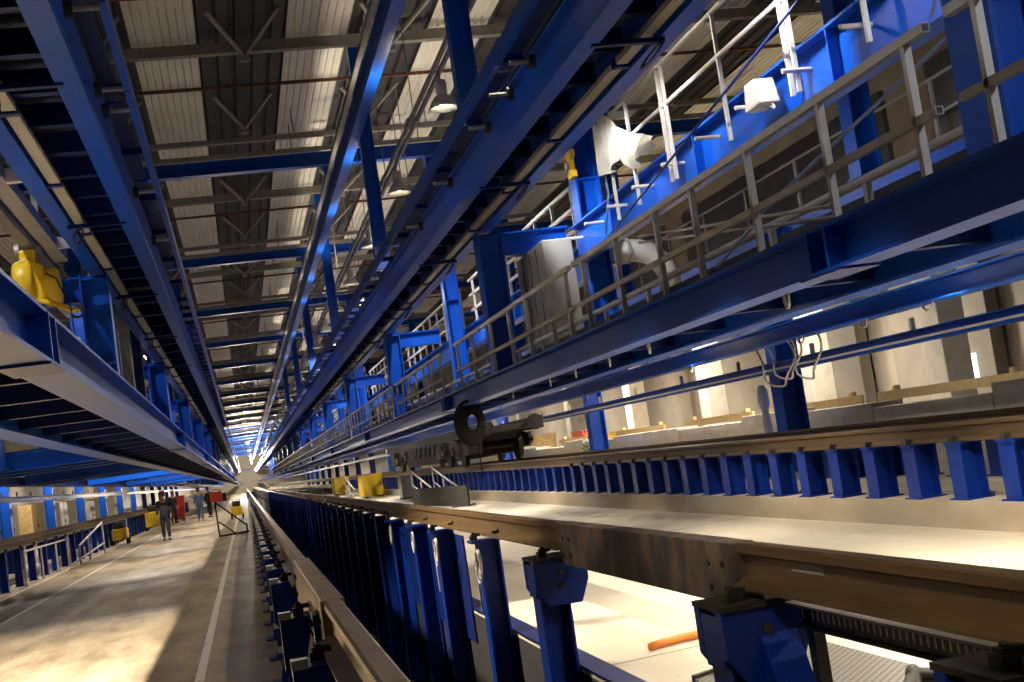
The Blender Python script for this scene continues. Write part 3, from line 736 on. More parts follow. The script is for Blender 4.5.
# push-pull jack bar on the left girder
t = thing('jack_bar', 'slanting blue jack bar bolted to the left bridging bar', 'jack', (.1, 5.6, FL))
MB().bar((.02, 5.95, FL + .02), (.215, 5.45, -.66), .035).build('bar', 'blue_deep', t)
MB().box(.205, .232, 5.36, 5.54, -.74, -.57).build('end_plate', 'blue_deep', t)
for a in (5.40, 5.50):
    for z in (-.70, -.61): MB().lathe((.205, a, z), [(.005, -.012), (.014, -.012), (.014, 0), (.005, 0)], 'X', 8).build('bolt', 'dark', t)
# second track posts
YF = [5.4]
while YF[-1] < 86: YF.append(YF[-1] + (.79 if YF[-1] < 40 else 1.0))
row(YF, 6.27, -1.03, -.515, 'blue stub post in the front row under the second track', 'front stub posts of the second track', 24, w=.22, d=.22)
row([y + .3 for y in YF if y < 40], 7.87, -1.03, -.505, 'blue stub post in the rear row under the second track', 'rear stub posts of the second track', 16, w=.22, d=.22)
YT = [24.0]
while YT[-1] < 120: YT.append(YT[-1] + 1.9)
row(YT, -5.39, FL, RT - .17, 'blue post in the near row under the far left track', 'near posts of the far left track', 44)
row([y + .6 for y in YT if y < 90], -6.99, FL, RT - .17, 'blue post in the rear row under the far left track', 'rear posts of the far left track', 30)

# ------------------------------------------------------------------ items on the right floor
t = thing('slotted_channel', 'dark slotted cable channel under the nearest right rail', 'channel', (1.97, 2.9, -.79))
MB().box(1.955, 1.965, 2.98, 4.45, -.80, -.715).build('slotted_web', 'slot', t)
MB().box(1.90, 1.955, 2.98, 4.45, -.725, -.715).build('top_flange', 'galv', t)
MB().box(1.94, 1.975, 2.98, 4.45, -.815, -.80).build('bottom_flange', 'dark', t)
for y in (3.05, 4.38): MB().box(1.955, 2.0, y - .03, y + .03, zf(2), -.72).build('bracket', 'dark', t)
t = thing('floor_grating', 'dark perforated steel sheet lying on the pale floor by the nearest rail', 'grating', (2.6, 5.6, FR))
MB().add([(2.15, 4.2, zf(2.15) + .02), (3.1, 4.6, zf(3.1) + .02), (3.1, 6.9, zf(3.1) + .02), (2.22, 6.55, zf(2.22) + .02), (2.15, 4.2, zf(2.15) + .005), (3.1, 4.6, zf(3.1) + .005), (3.1, 6.9, zf(3.1) + .005), (2.22, 6.55, zf(2.22) + .005)],
         [(0, 1, 2, 3), (7, 6, 5, 4), (0, 4, 5, 1), (1, 5, 6, 2), (2, 6, 7, 3), (3, 7, 4, 0)]).build('perforated_sheet', 'mesh', t)
MB().bar((2.22, 6.56, zf(2.22) + .02), (3.1, 6.92, zf(3.1) + .02), .035).build('edge_angle', 'dark', t)
o = MB().path([(2.34, 7.66, zf(2.34) + .03), (2.45, 7.72, zf(2.45) + .03), (2.6, 7.74, zf(2.6) + .03), (2.8, 7.72, zf(2.8) + .03), (3.0, 7.6, zf(3.0) + .03), (3.2, 7.3, zf(3.2) + .03)], .026, 10).build('orange_hose', 'orange', smooth=True)
tag(o, 'orange hose end lying on the pale floor behind the bridging bar', 'hose')
t = thing('black_hose', 'thick black hose looped on the floor at the lower right corner', 'hose', (2.9, 5.0, zf(2.9)))
MB().path([(2.55 + .02 * k, 4.75 + .06 * k - .004 * k * k, zf(2.6) + .05 + .16 * math.sin(k * .42)) for k in range(9)] + [(2.76, 4.95, zf(2.76) + .1), (2.85, 4.8, zf(2.85) + .05), (2.9, 4.5, zf(2.9) + .05)], .032, 10).build('loop', 'black', t, smooth=True)
MB().path([(2.3, 4.5, zf(2.3) + .06), (2.45, 4.75, zf(2.45) + .12), (2.62, 4.9, zf(2.62) + .2), (2.8, 4.92, zf(2.8) + .16), (2.95, 4.75, zf(2.95) + .05), (3.2, 4.6, zf(3.2) + .05)], .032, 10).build('loop', 'black', t, smooth=True)
t = thing('steel_sheet', 'dark steel sheet standing on edge on the pale floor', 'plate', (4.9, 31, FR))
MB().add([(4.75, 37.0, FR), (5.35, 31.0, FR), (5.35, 31.0, FR + .52), (4.75, 37.0, FR + .50), (4.80, 37.0, FR), (5.40, 31.0, FR), (5.40, 31.0, FR + .52), (4.80, 37.0, FR + .50)],
         [(0, 1, 2, 3), (7, 6, 5, 4), (0, 4, 5, 1), (1, 5, 6, 2), (2, 6, 7, 3), (3, 7, 4, 0)]).build('sheet', 'dark', t)
MB().box(5.0, 5.6, 31.4, 31.5, FR, FR + .03).build('foot', 'dark', t)
def stair_rail(x, y, label):
    t = thing('access_steps', label, 'stairs', (x, y, FR), 'access steps at the second track')
    for dx in (0, .7):
        MB().tube((x + dx, y, FR), (x + dx, y, FR + 1.0), .03).build('upright', 'galv', t)
        MB().tube((x + dx, y, FR + 1.0), (x + dx + .1, y - 4.2, FR + .35), .03).build('handrail', 'galv', t)
        MB().tube((x + dx, y - 2.1, FR), (x + dx, y - 2.1, FR + .66), .03).build('upright', 'galv', t)
        MB().tube((x + dx, y, FR + .55), (x + dx + .1, y - 3.4, FR + .02), .025).build('mid_bar', 'galv', t)
    for k in range(3):
        MB().box(x - .02, x + .72, y - .7 - .8 * k, y - .2 - .8 * k, FR + .24 - .08 * k, FR + .27 - .08 * k).build('tread', 'galv', t)
stair_rail(5.25, 40.5, 'grey access steps with sloping handrails beside the second track, nearer set')
stair_rail(5.0, 65, 'grey access steps with sloping handrails beside the second track, farther set')
def crate(x, y, w, d, h, label, m, name='equipment_box', grp=None, z=None):
    z = FR if z is None else z
    t = thing(name, label, 'box', (x, y, z), grp)
    MB().box(x - w / 2, x + w / 2, y - d / 2, y + d / 2, z + .05, z + h).build('body', m, t, bevel=.02)
    MB().box(x - w / 2 - .02, x + w / 2 + .02, y - d / 2 - .02, y + d / 2 + .02, z + h, z + h + .03).build('lid', m, t)
    for s in (-1, 1): MB().box(x + s * w * .35 - .06, x + s * w * .35 + .06, y - d / 2, y + d / 2, z, z + .05).build('skid', 'dark', t)
    return t
crate(5.5, 57, .9, 2.2, 1.0, 'yellow equipment box beside the second track, nearer one', 'yellow')
crate(5.5, 75, .9, 2.4, 1.0, 'yellow equipment box beside the second track, farther one', 'yellow')
crate(3.4, 62, .5, .8, .6, 'small dark box on the pale floor near the long right rail', 'dark')
crate(3.0, 68, .5, .8, .6, 'second small dark box on the pale floor behind another', 'dark')
t = thing('grey_locker', 'pale grey locker in front of the second track posts', 'box', (5.7, 46, FR))
MB().box(5.5, 5.95, 45.6, 46.6, FR + .05, FR + .85).build('body', 'cab', t, bevel=.01); MB().box(5.5, 5.95, 45.6, 46.6, FR, FR + .05).build('plinth', 'dark', t)
MB().box(5.485, 5.5, 46.05, 46.08, FR + .4, FR + .5).build('handle', 'dark', t)

# wagon running gear on the second track
ZT = -.335
t = thing('rail_vehicle', 'dark greasy railway running gear standing on the second track', 'rail vehicle', (7.07, 37, ZT))
_n0 = len(bpy.data.objects)
def wheelset(y, r=.46):
    for x in (6.27, 7.87):
        MB().lathe((x, y, ZT + r), [(.08, -.09), (.14, -.08), (r * .55, -.045), (r * .86, -.06), (r + .03, -.07), (r + .03, -.045), (r, -.04), (r - .005, .07), (r * .86, .07), (r * .5, .03), (.1, .07), (.08, .09)], 'X', 28).build('wheel', 'dark', t, smooth=False)
    MB().tube((6.0, y, ZT + r), (8.14, y, ZT + r), .075, 10).build('axle', 'dark', t)
for y in (28.6, 31.2, 40.6, 43.2): wheelset(y)
for yc in (29.9, 41.9):
    for x in (6.02, 8.12):
        MB().prism([(yc - 2.1, ZT + .46), (yc - 1.7, ZT + .32), (yc - .9, ZT + .32), (yc - .6, ZT + .50), (yc + .6, ZT + .50), (yc + .9, ZT + .32), (yc + 1.7, ZT + .32), (yc + 2.1, ZT + .46), (yc + 1.9, ZT + .72), (yc + .6, ZT + .80), (yc - .6, ZT + .80), (yc - 1.9, ZT + .72)], x - .06, x + .06, 'X').build('bogie_frame', 'dark', t, bevel=.02)
        for d in (-1.3, 1.3):
            MB().box(x - .13, x + .13, yc + d - .18, yc + d + .18, ZT + .34, ZT + .60).build('axle_box', 'dark', t, bevel=.02)
        for d in (-.35, 0, .35):
            MB().path([(x - .1 + .09 * math.cos(a), yc + d + .09 * math.sin(a), ZT + .50 + a * .0085) for a in [q * .6 for q in range(56)]], .018, 6).build('spring', 'dark', t)
MB().box(6.05, 8.1, 26.4, 45.4, ZT + .83, ZT + .98).build('underframe', 'dark', t)
MB().box(6.0, 6.12, 26.2, 45.6, ZT + .78, ZT + 1.12).build('sole_bar', 'dark', t); MB().box(8.02, 8.14, 26.2, 45.6, ZT + .78, ZT + 1.12).build('sole_bar', 'dark', t)
MB().lathe((6.55, 33.2, ZT + .55), [(.1, 0), (.28, .05), (.30, .2), (.30, 2.6), (.28, 2.75), (.1, 2.8)], 'Y', 18).build('air_tank', 'dark', t)
MB().box(6.0, 6.04, 33.2, 38.4, ZT + .3, ZT + .8).build('case_door', 'dark', t, bevel=.01)
MB().box(6.05, 6.6, 44.0, 45.2, ZT + .25, ZT + .80).build('equipment_case', 'dark', t, bevel=.03)
MB().lathe((6.4, 25.55, ZT + .95), [(.06, .85), (.06, .3), (.09, .3), (.09, .04), (.22, .03), (.22, 0), (.05, -.01)], 'Y', 16).build('buffer', 'dark', t)
MB().lathe((7.75, 25.55, ZT + .95), [(.06, .85), (.06, .3), (.09, .3), (.09, .04), (.22, .03), (.22, 0), (.05, -.01)], 'Y', 16).build('buffer', 'dark', t)
MB().box(6.08, 6.5, 26.9, 28.0, ZT + .30, ZT + .83).build('equipment_case', 'dark', t, bevel=.03)
MB().box(6.04, 7.9, 32.2, 39.6, ZT + .16, ZT + .83).build('equipment_case', 'dark', t, bevel=.03)
MB().box(6.3, 7.9, 29.2, 30.6, ZT + .2, ZT + .62).build('gearbox', 'dark', t, bevel=.05); MB().box(6.3, 7.9, 41.2, 42.6, ZT + .2, ZT + .62).build('gearbox', 'dark', t, bevel=.05)
MB().box(6.3, 7.9, 33.0, 40.0, ZT + .35, ZT + .83).build('frame_tunnel', 'dark', t)
MB().box(6.3, 7.9, 28.2, 31.6, ZT + .62, ZT + .83).build('bolster', 'dark', t); MB().box(6.3, 7.9, 40.2, 43.6, ZT + .62, ZT + .83).build('bolster', 'dark', t)
for k in range(5):
    y = 32.2 + 1.1 * k
    MB().path([(6.0, y, ZT + .8), (5.96, y + .2, ZT + .45), (5.98, y + .5, ZT + .4), (6.0, y + .8, ZT + .8)], .02, 6).build('brake_hose', 'black', t)

t.location.y += 7.2

# ------------------------------------------------------------------ right background
def wallpart(x0, x1, y0, y1, z0, z1, m, label, name='concrete_block', cat='block', grp=None):
    o = MB().box(x0, x1, y0, y1, z0, z1).build(name, m, bevel=.015); return tag(o, label, cat, grp)
k = 0
yy = 4.0
hts = [-.1, -.1, -.16, -.06, -.2, -.12, -.05, -.15]
while yy < 74:
    L = [3.2, 2.4, 4.0, 2.0, 3.4][k % 5]
    wallpart(10.2, 10.75, yy, yy + L - .03, FR, hts[k % 8], 'concrete', 'pale concrete kerb block beyond the second track, %s from the camera' % nth(k + 1), grp='kerb blocks beyond the second track'); yy += L; k += 1
for i, y in enumerate([12.4, 14.3, 16.2, 21.0, 26.5, 33, 40, 48, 57, 67]):
    t = thing('concrete_pillar', 'grey concrete pillar by the right wall, %s from the camera' % nth(i + 1), 'pillar', (13.0, y, FR), 'pillars by the right wall')
    MB().box(12.7, 13.25, y - .35, y + .35, FR, 3.2).build('shaft', 'concrete_dark' if i % 3 else 'concrete', t, bevel=.02)
    MB().box(12.6, 13.3, y - .45, y + .45, 3.2, 3.5).build('cap', 'concrete_dark', t)
for i, (a, b) in enumerate([(9, 13.5), (17, 20.3), (22, 25.8), (27.4, 32)]):
    o = MB().box(14.6, 14.9, a, b, FR, 2.9).build('wall_panel', 'panel_dark', bevel=.02); tag(o, 'dark brown wall panel at the right wall, %s from the camera' % nth(i + 1), 'panel', 'dark wall panels')
struct(MB().box(14.55, 14.6, 22.6, 23.4, -.1, .55).build('window_21', 'windowglow'))
struct(MB().box(14.54, 14.56, 22.97, 23.03, -.1, .55).build('window_22', 'dark'))
for i, y in enumerate([13, 18, 23, 28, 34, 41]):
    t = thing('timber_barrier', 'pale timber barrier behind the concrete kerb, %s from the camera' % nth(i + 1), 'barrier', (11.1, y, FR), 'timber barriers')
    for d in (-1.7, 1.7): MB().box(11.05, 11.15, y + d - .05, y + d + .05, FR, .12).build('post', 'timber', t)
    MB().box(10.99, 11.05, y - 2.2, y + 2.2, -.12, .04).build('plank', 'timber', t)
    MB().box(10.99, 11.05, y - 2.2, y + 2.2, -.62, -.5).build('plank', 'timber', t)
o = MB().lathe((9.02, 20.6, -.62), [(.05, 0), (.09, .1), (.085, .4), (.06, .62), (.11, .75), (.10, .98), (.05, 1.08)], 'Z', 14).build('wrapped_bundle', 'wrap', smooth=True)
tag(o, 'white wrapped bundle tied against the blue column beyond the second track', 'bundle')
t = thing('potted_shrub', 'small green shrub by the concrete kerb beyond the second track', 'shrub', (9.7, 34.5, FR))
mb = MB()
for k in range(260):
    a, h = random.random() * 6.28, random.random(); r = .42 * (1 - h * .75) * (.4 + .6 * random.random()); c = Vector((9.7 + r * math.cos(a), 34.5 + r * math.sin(a), FR + .35 + h * 1.15))
    u = Vector((random.uniform(-1, 1), random.uniform(-1, 1), random.uniform(-.6, 1))).normalized() * .10; v = u.cross(Vector((random.uniform(-1, 1), .3, 1))).normalized() * .03
    mb.add([c, c + u * .5 + v, c + u, c + u * .5 - v], [(0, 1, 2, 3)])
mb.build('foliage', 'green', t); MB().lathe((9.7, 34.5, FR), [(.15, 0), (.2, .3), (.19, .33)], 'Z', 12).build('pot', 'rust', t)
MB().tube((9.7, 34.5, FR + .3), (9.7, 34.5, FR + 1.2), .02).build('stem', 'rust', t)
for i, (x, y, w, d, h, m, lb) in enumerate([
    (11.8, 12.4, .5, .5, 1.5, 'red', 'red machine in front of the concrete pillars at far right'),
    (11.9, 38, .8, 2.0, 1.3, 'yellow', 'yellow crate behind the kerb beyond the running gear'),
    (11.7, 42, .7, 1.5, 1.5, 'red', 'red crate behind the kerb beyond the running gear'),
    (11.7, 49, .8, 2.2, 1.6, 'timber', 'timber crate behind the kerb far along the right'),
    (11.5, 56, .8, 2.0, 1.4, 'blue', 'blue crate behind the kerb far along the right'),
    (11.6, 64, .8, 2.2, 1.7, 'white_metal', 'white crate behind the kerb far along the right'),
    (11.7, 30, .9, 1.6, 1.0, 'concrete', 'pale crate behind the kerb near the shrub')]):
    crate(x, y, w, d, h, lb, m, 'storage_crate')
o = MB().lathe((11.9, 26.5, FR + .02), [(.3, 0), (.55, .12), (.55, .62), (.3, .72)], 'X', 20).build('cable_drum', 'dark'); o.location.z += .55; tag(o, 'dark cable drum behind the kerb beyond the second track', 'drum')
# far right gallery seen between the upper columns
t = thing('gallery', 'dark blue gallery edge with galvanised rails along the far right side', 'walkway', (9.6, 0, 3.0))
MB().ibeam((9.6, 2.95), .25, .28, Y0 + .1, 130, 'Y').build('edge_beam', 'blue', t)
MB().box(9.6, 12, Y0 + .1, 130, 3.23, 3.25).build('deck', 'deck', t)
t = thing('gallery_railing', 'galvanised railing along the far right gallery', 'railing', (9.5, 0, 3.25))
for z in (3.7, 4.2): MB().tube((9.85, Y0 + 1, z), (9.85, 100, z), .025, 8).build('rail', 'galv', t)
for k in range(40): MB().box(9.83, 9.87, 2.0 + 2.2 * k - .02, 2.04 + 2.2 * k, 3.25, 4.2).build('post', 'galv', t)
for i, y in enumerate([8, 20, 32, 44, 56]):
    o = MB().box(11.9, 12.0, y, y + 10.5, 3.26, 5.4).build('gallery_partition', 'panel_dark', bevel=.01); tag(o, 'dark partition along the far right gallery, %s from the camera' % nth(i + 1), 'panel', 'gallery partitions')

# ------------------------------------------------------------------ left background
for i, (y, h, m) in enumerate([(44, 1.6, 'white_metal'), (47.6, 1.75, 'panel'), (51, 1.7, 'panel'), (58.5, 1.6, 'cab'), (62, 1.7, 'panel'), (69, 1.6, 'timber'), (74, 1.7, 'cab'), (79, 1.6, 'white_metal'), (87, 1.7, 'panel'), (93, 1.5, 'cab'), (100, 1.7, 'white_metal'), (110, 1.7, 'panel')]):
    t = thing('storage_cabinet', 'tall storage cabinet along the left side behind the left track, %s from the camera' % nth(i + 1), 'cabinet', (-11, y, FL), 'cabinets behind the left track')
    MB().box(-11.6, -10.6, y - 1.55, y + 1.55, FL + .06, FL + h + .6).build('body', m, t, bevel=.02)
    MB().box(-11.55, -10.65, y - 1.5, y + 1.5, FL, FL + .06).build('plinth', 'dark', t)
    MB().box(-10.6, -10.59, y - .01, y + .01, FL + .1, FL + h + .55).build('door_gap', 'dark', t)
    for s in (-.12, .12): MB().box(-10.6, -10.57, y + s - .015, y + s + .015, FL + 1.0, FL + 1.2).build('handle', 'dark', t)
for i, y in enumerate([46.5, 58.6, 75.5, 84]):
    o = MB().box(-10.3, -9.9, y - 1.6, y + 1.6, FL, FL + .75).build('low_crate', 'white_metal', bevel=.02); tag(o, 'low white crate in front of the left cabinets, %s from the camera' % nth(i + 1), 'box', 'low white crates')
# grey barrier beside the left track, yellow machines
t = thing('ramp_barrier', 'grey tube barrier with sloping rail beside the far left track', 'barrier', (-4.95, 42, FL))
for (y, h) in ((38.8, .55), (41.0, .8), (45.2, 1.05)):
    MB().tube((-4.9, y, FL), (-4.9, y, FL + h), .03).build('upright', 'galv', t)
MB().tube((-4.9, 38.8, FL + .55), (-4.9, 45.2, FL + 1.05), .03).build('sloping_rail', 'white_metal', t)
MB().tube((-4.9, 36.6, FL + .1), (-4.9, 45.2, FL + .35), .03).build('lower_rail', 'galv', t)
MB().tube((-5.15, 31.0, FL + .8), (-5.15, 38.6, FL + .8), .025).build('level_rail', 'galv', t)
for y in (31, 33.5, 36, 38.6): MB().tube((-5.15, y, FL), (-5.15, y, FL + .8), .025).build('upright', 'galv', t)
def machine(x, y, label, s=1.0):
    t = thing('yellow_machine', label, 'machine', (x, y, FL))
    MB().box(x - .28 * s, x + .28 * s, y - .5 * s, y + .5 * s, FL + .18, FL + .62 * s).build('body', 'yellow', t, bevel=.04)
    MB().lathe((x - .2 * s, y, FL + .75 * s), [(.05, 0), (.16, .02), (.16, .38 * s), (.05, .4 * s)], 'X', 14).build('motor', 'dark', t)
    for a in (-.36, .36):
        for b in (-.28, .28): MB().lathe((x + b * s, y + a * s, FL + .13), [(.03, -.04), (.13, -.04), (.13, .04), (.03, .04)], 'X', 12).build('wheel', 'black', t)
    MB().path([(x - .2, y + .5 * s, FL + .5), (x - .2, y + .9 * s, FL + .95), (x + .2, y + .9 * s, FL + .95), (x + .2, y + .5 * s, FL + .5)], .02, 6).build('handle', 'galv', t)
machine(-5.0, 52.2, 'yellow wheeled machine beside the far left track')
machine(-4.75, 68, 'yellow wheeled machine farther along the far left track', 1.5)
machine(-.55, 66, 'yellow wheeled machine on the aisle beside the left pit rail', 1.0)
# red box on a trestle in the aisle
t = thing('trestle_stand', 'dark steel trestle lying across the white aisle line', 'stand', (-.7, 43.5, FL))
MB().tube((-1.02, 43.6, FL + .02), (-1.08, 44.8, FL + 1.15), .03).build('upright', 'dark', t)
MB().tube((-1.05, 44.6, FL + 1.15), (-.12, 43.4, FL + .30), .03).build('sloping_bar', 'dark', t)
MB().tube((-1.02, 43.6, FL + .03), (-.05, 44.4, FL + .03), .035).build('foot_bar', 'dark', t)
MB().tube((-1.0, 43.9, FL + .5), (-.5, 43.95, FL + .05), .025).build('brace', 'dark', t)
MB().tube((-.10, 43.4, FL + .02), (-.10, 43.4, FL + .34), .03).build('upright', 'dark', t)
t = thing('red_toolbox', 'red tool box standing on the dark trestle in the aisle', 'box', (-1.0, 44.8, FL + 1.17))
MB().box(-1.22, -.80, 44.5, 45.2, FL + 1.17, FL + 1.52).build('body', 'red', t, bevel=.03)
MB().box(-.80, -.66, 44.6, 45.1, FL + 1.17, FL + 1.45).build('end_box', 'dark', t, bevel=.02)
MB().path([(-1.15, 44.85, FL + 1.52), (-1.1, 44.85, FL + 1.6), (-.92, 44.85, FL + 1.6), (-.87, 44.85, FL + 1.52)], .015, 6).build('handle', 'dark', t)
t = thing('red_bin', 'red wheeled bin standing behind the walking person', 'bin', (-4.0, 80, FL))
MB().prism([(-4.42, FL + .15), (-3.78, FL + .15), (-3.7, FL + 1.5), (-4.5, FL + 1.5)], 79.6, 80.3).build('body', 'red', t, bevel=.03)
MB().box(-4.55, -3.65, 79.55, 80.35, FL + 1.5, FL + 1.58).build('lid', 'red', t)
for x in (-4.35, -3.85): MB().lathe((x, 79.7, FL + .13), [(.03, -.04), (.13, -.04), (.13, .04), (.03, .04)], 'X', 12).build('wheel', 'black', t)

# ------------------------------------------------------------------ people
def skin_mesh(name, nodes, edges, m, parent, loc, sub=2, root=0):
    me = bpy.data.meshes.new(name); me.from_pydata([n[0] for n in nodes], edges, []); me.update()
    o = bpy.data.objects.new(name, me); COL.objects.link(o)
    if parent: o.parent = parent
    else: o.location = loc
    sk = o.modifiers.new('skin', 'SKIN'); sk.use_smooth_shade = True
    sv = me.skin_vertices[0].data
    for i, nd in enumerate(nodes):
        r = nd[1]; sv[i].radius = r if isinstance(r, tuple) else (r, r)
    sv[root].use_root = True
    sb = o.modifiers.new('sub', 'SUBSURF'); sb.levels = sub; sb.render_levels = sub
    me.materials.append(M[m]); return o
def person(loc, label, H=1.75, stride=.22, jacket='jacket', trouser='trouser', hat='hat', rot=0, arm=.12):
    k = H / 1.75
    p = lambda x, y, z: (x * k, y * k, z * k)
    t = thing('person', label, 'person', loc); t.rotation_euler = (0, 0, rot)
    s = stride
    N = [(p(0, 0, .95), (.14 * k, .10 * k)), (p(0, 0, 1.15), (.135 * k, .095 * k)), (p(0, .01, 1.36), (.155 * k, .10 * k)), (p(0, 0, 1.47), (.065 * k, .06 * k)), (p(0, -.01, 1.54), (.055 * k, .06 * k)), (p(0, -.02, 1.63), (.08 * k, .095 * k)), (p(0, -.015, 1.72), (.055 * k, .07 * k)),
         (p(.18, 0, 1.40), .055 * k), (p(.23, .02, 1.14), .042 * k), (p(.24, -arm, .92), .032 * k), (p(.24, -arm - .03, .84), (.022 * k, .04 * k)),
         (p(-.18, 0, 1.40), .055 * k), (p(-.23, .03, 1.14), .042 * k), (p(-.24, arm * .3, .92), .032 * k), (p(-.24, arm * .2, .84), (.022 * k, .04 * k)),
         (p(.09, 0, .86), .085 * k), (p(.10, -s * .5, .48), .06 * k), (p(.10, -s * .55, .10), .042 * k), (p(.11, -s * .55 - .16, .035), .033 * k),
         (p(-.09, 0, .86), .085 * k), (p(-.10, s * .25, .48), .06 * k), (p(-.10, s * .8, .10), .042 * k), (p(-.11, s * .8 - .15, .035), .033 * k),
         (p(0, -.11, 1.625), .018 * k)]
    E = [(0, 1), (1, 2), (2, 3), (3, 4), (4, 5), (5, 6), (2, 7), (7, 8), (8, 9), (9, 10), (2, 11), (11, 12), (12, 13), (13, 14), (0, 15), (15, 16), (16, 17), (17, 18), (0, 19), (19, 20), (20, 21), (21, 22), (5, 23)]
    for h, (hx, hy) in ((10, (.24, -arm - .03)), (14, (-.24, arm * .2))):
        for q, (dy, ln) in enumerate(((-.028, .07), (-.009, .08), (.010, .075), (.028, .06))):
            a = len(N); N.append((p(hx, hy + dy, .80), .009 * k)); N.append((p(hx * .97, hy + dy - .012, .80 - ln), .008 * k)); E += [(h, a), (a, a + 1)]
        a = len(N); N.append((p(hx * .9, hy - .05, .82), .010 * k)); N.append((p(hx * .88, hy - .065, .775), .009 * k)); E += [(h, a), (a, a + 1)]
    skin_mesh('body', N, E, 'skin', t, loc, 1)
    J = [(p(0, 0, .74), (.19 * k, .14 * k)), (p(0, 0, 1.12), (.165 * k, .125 * k)), (p(0, .01, 1.36), (.18 * k, .125 * k)), (p(0, 0, 1.47), (.08 * k, .08 * k)),
         (p(.19, 0, 1.39), .075 * k), (p(.235, .02, 1.14), .062 * k), (p(.245, -arm, .93), .052 * k), (p(-.19, 0, 1.39), .075 * k), (p(-.235, .03, 1.14), .062 * k), (p(-.245, arm * .3, .93), .052 * k)]
    skin_mesh('jacket', J, [(0, 1), (1, 2), (2, 3), (2, 4), (4, 5), (5, 6), (2, 7), (7, 8), (8, 9)], jacket, t, loc, 2)
    T = [(p(0, 0, .95), (.165 * k, .125 * k)), (p(.09, 0, .85), .10 * k), (p(.10, -s * .5, .48), .08 * k), (p(.10, -s * .55, .09), .065 * k), (p(-.09, 0, .85), .10 * k), (p(-.10, s * .25, .48), .08 * k), (p(-.10, s * .8, .09), .065 * k)]
    skin_mesh('trousers', T, [(0, 1), (1, 2), (2, 3), (0, 4), (4, 5), (5, 6)], trouser, t, loc, 2)
    for x, y in ((.11, -s * .55), (-.11, s * .8)):
        sh = [(p(x, y + .05, .05), .05 * k), (p(x, y - .09, .045), .05 * k), (p(x, y - .2, .035), .04 * k)]
        skin_mesh('shoe', sh, [(0, 1), (1, 2)], 'black', t, loc, 1)
    skin_mesh('cap', [(p(0, .0, 1.69), (.098 * k, .105 * k)), (p(0, 0, 1.77), (.07 * k, .08 * k)), (p(0, -.13, 1.69), (.06 * k, .015 * k))], [(0, 1), (0, 2)], hat, t, loc, 2)
    for x in (-.032, .032):
        MBl = MB().lathe(p(x, -.105, 1.65), [(.004, -.006), (.011, -.004), (.011, .004), (.004, .006)], 'Y', 8)
        MBl.v = [(v[0] + loc[0], v[1] + loc[1], v[2] + loc[2]) for v in MBl.v]; MBl.build('eye', 'black', t)
    return t
person((-3.05, 48.9, FL), 'person in dark work clothes walking nearest on the left aisle', 1.8, .2)
person((-4.35, 78.5, FL), 'person in dark clothes beside the red bin', 1.9, .1, rot=.5)
person((-2.62, 73.5, FL), 'person in a blue jacket walking farther down the aisle', 1.85, .3, 'bluejacket', 'bluejacket')
person((-2.25, 80, FL), 'person in dark clothes just behind the one in the blue jacket', 1.85, .15, rot=-.4)

# ------------------------------------------------------------------ far end
t = thing('far_gate', 'beige roller gate in the far end wall', 'gate', (3, 329, FL))
MB().box(-5, 6.5, 329.6, 329.9, FL, 4).build('shutter', 'panel', t)
MB().box(-5.3, 6.8, 329.5, 329.95, 4, 4.4).build('lintel', 'blue', t)

# ------------------------------------------------------------------ lamps that light the place, some of them added
W = (1, .86, .66); C = (.95, .96, 1)
for i, y in enumerate(LAMPS): spot((3.27, y, 4.70), 170 if y < 50 else 330 if y < 100 else 500, .1, 150, .4, W)
def tube_lamp(x, y, z, e, label, grp, col=W, ln=1.2, rod=None, ang=None):
    t = thing('tube_lamp', label, 'lamp', (x, y, z), grp)
    MB().box(x - .04, x + .04, y - ln / 2, y + ln / 2, z, z + .05).build('housing', 'white_metal', t)
    MB().tube((x, y - ln / 2 + .04, z - .02), (x, y + ln / 2 - .04, z - .02), .018, 8).build('tube', 'tubeglass', t)
    if rod:
        for d in (-.4, .4): MB().bar((x, y + d * ln, z + .05), (x, y + d * ln, rod), .02).build('hanger_rod', 'grey_metal', t)
    if ang:
        spot((x, y, z - .05), e, .05, ang, .25, col)
    else:
        l = bpy.data.lights.new('lamp_light', 'AREA'); l.shape = 'RECTANGLE'; l.size = .08; l.size_y = ln; l.energy = e; l.color = col
        o = bpy.data.objects.new('lamp_light', l); COL.objects.link(o); o.location = (x, y, z - .05)
for i, (y, e) in enumerate([(5.6, 95), (9.2, 85), (19, 130), (26, 170), (32, 190), (38, 120), (46, 200), (57, 200), (69, 200), (81, 200)]):
    tube_lamp(3.2, y, .76, e, 'tube lamp under the right low walkway, %s from the camera' % nth(i + 1), 'tube lamps under the right low walkway', rod=.87, ang=124)
for i, (y, e) in enumerate([(4.5, 190), (8, 230), (13.3, 150), (25, 150), (31, 130), (38, 110), (50, 200), (62, 200)]):  # hidden second row, added to put more light on the right floor
    tube_lamp(4.72, y, .82, e, 'added hidden tube lamp on the second track girder, %s from the camera' % nth(i + 1), 'added tube lamps on the second track girder', ang=140)
    MB().box(4.74, 5.06, y - .03, y + .03, .79, .83).build('lamp_arm', 'grey_metal', bpy.data.objects[[o.name for o in bpy.data.objects if o.name.startswith('tube_lamp')][-1]])
for i, (y, e) in enumerate([(12, 2300), (34, 650), (45, 520), (57, 520), (69, 400), (81, 400), (93, 400)]):
    tube_lamp(-2.55, y, 2.95, e, 'tube lamp above the left low walkway, %s from the camera' % nth(i + 1), 'tube lamps above the left low walkway', rod=7.3, ln=.8, ang=122)
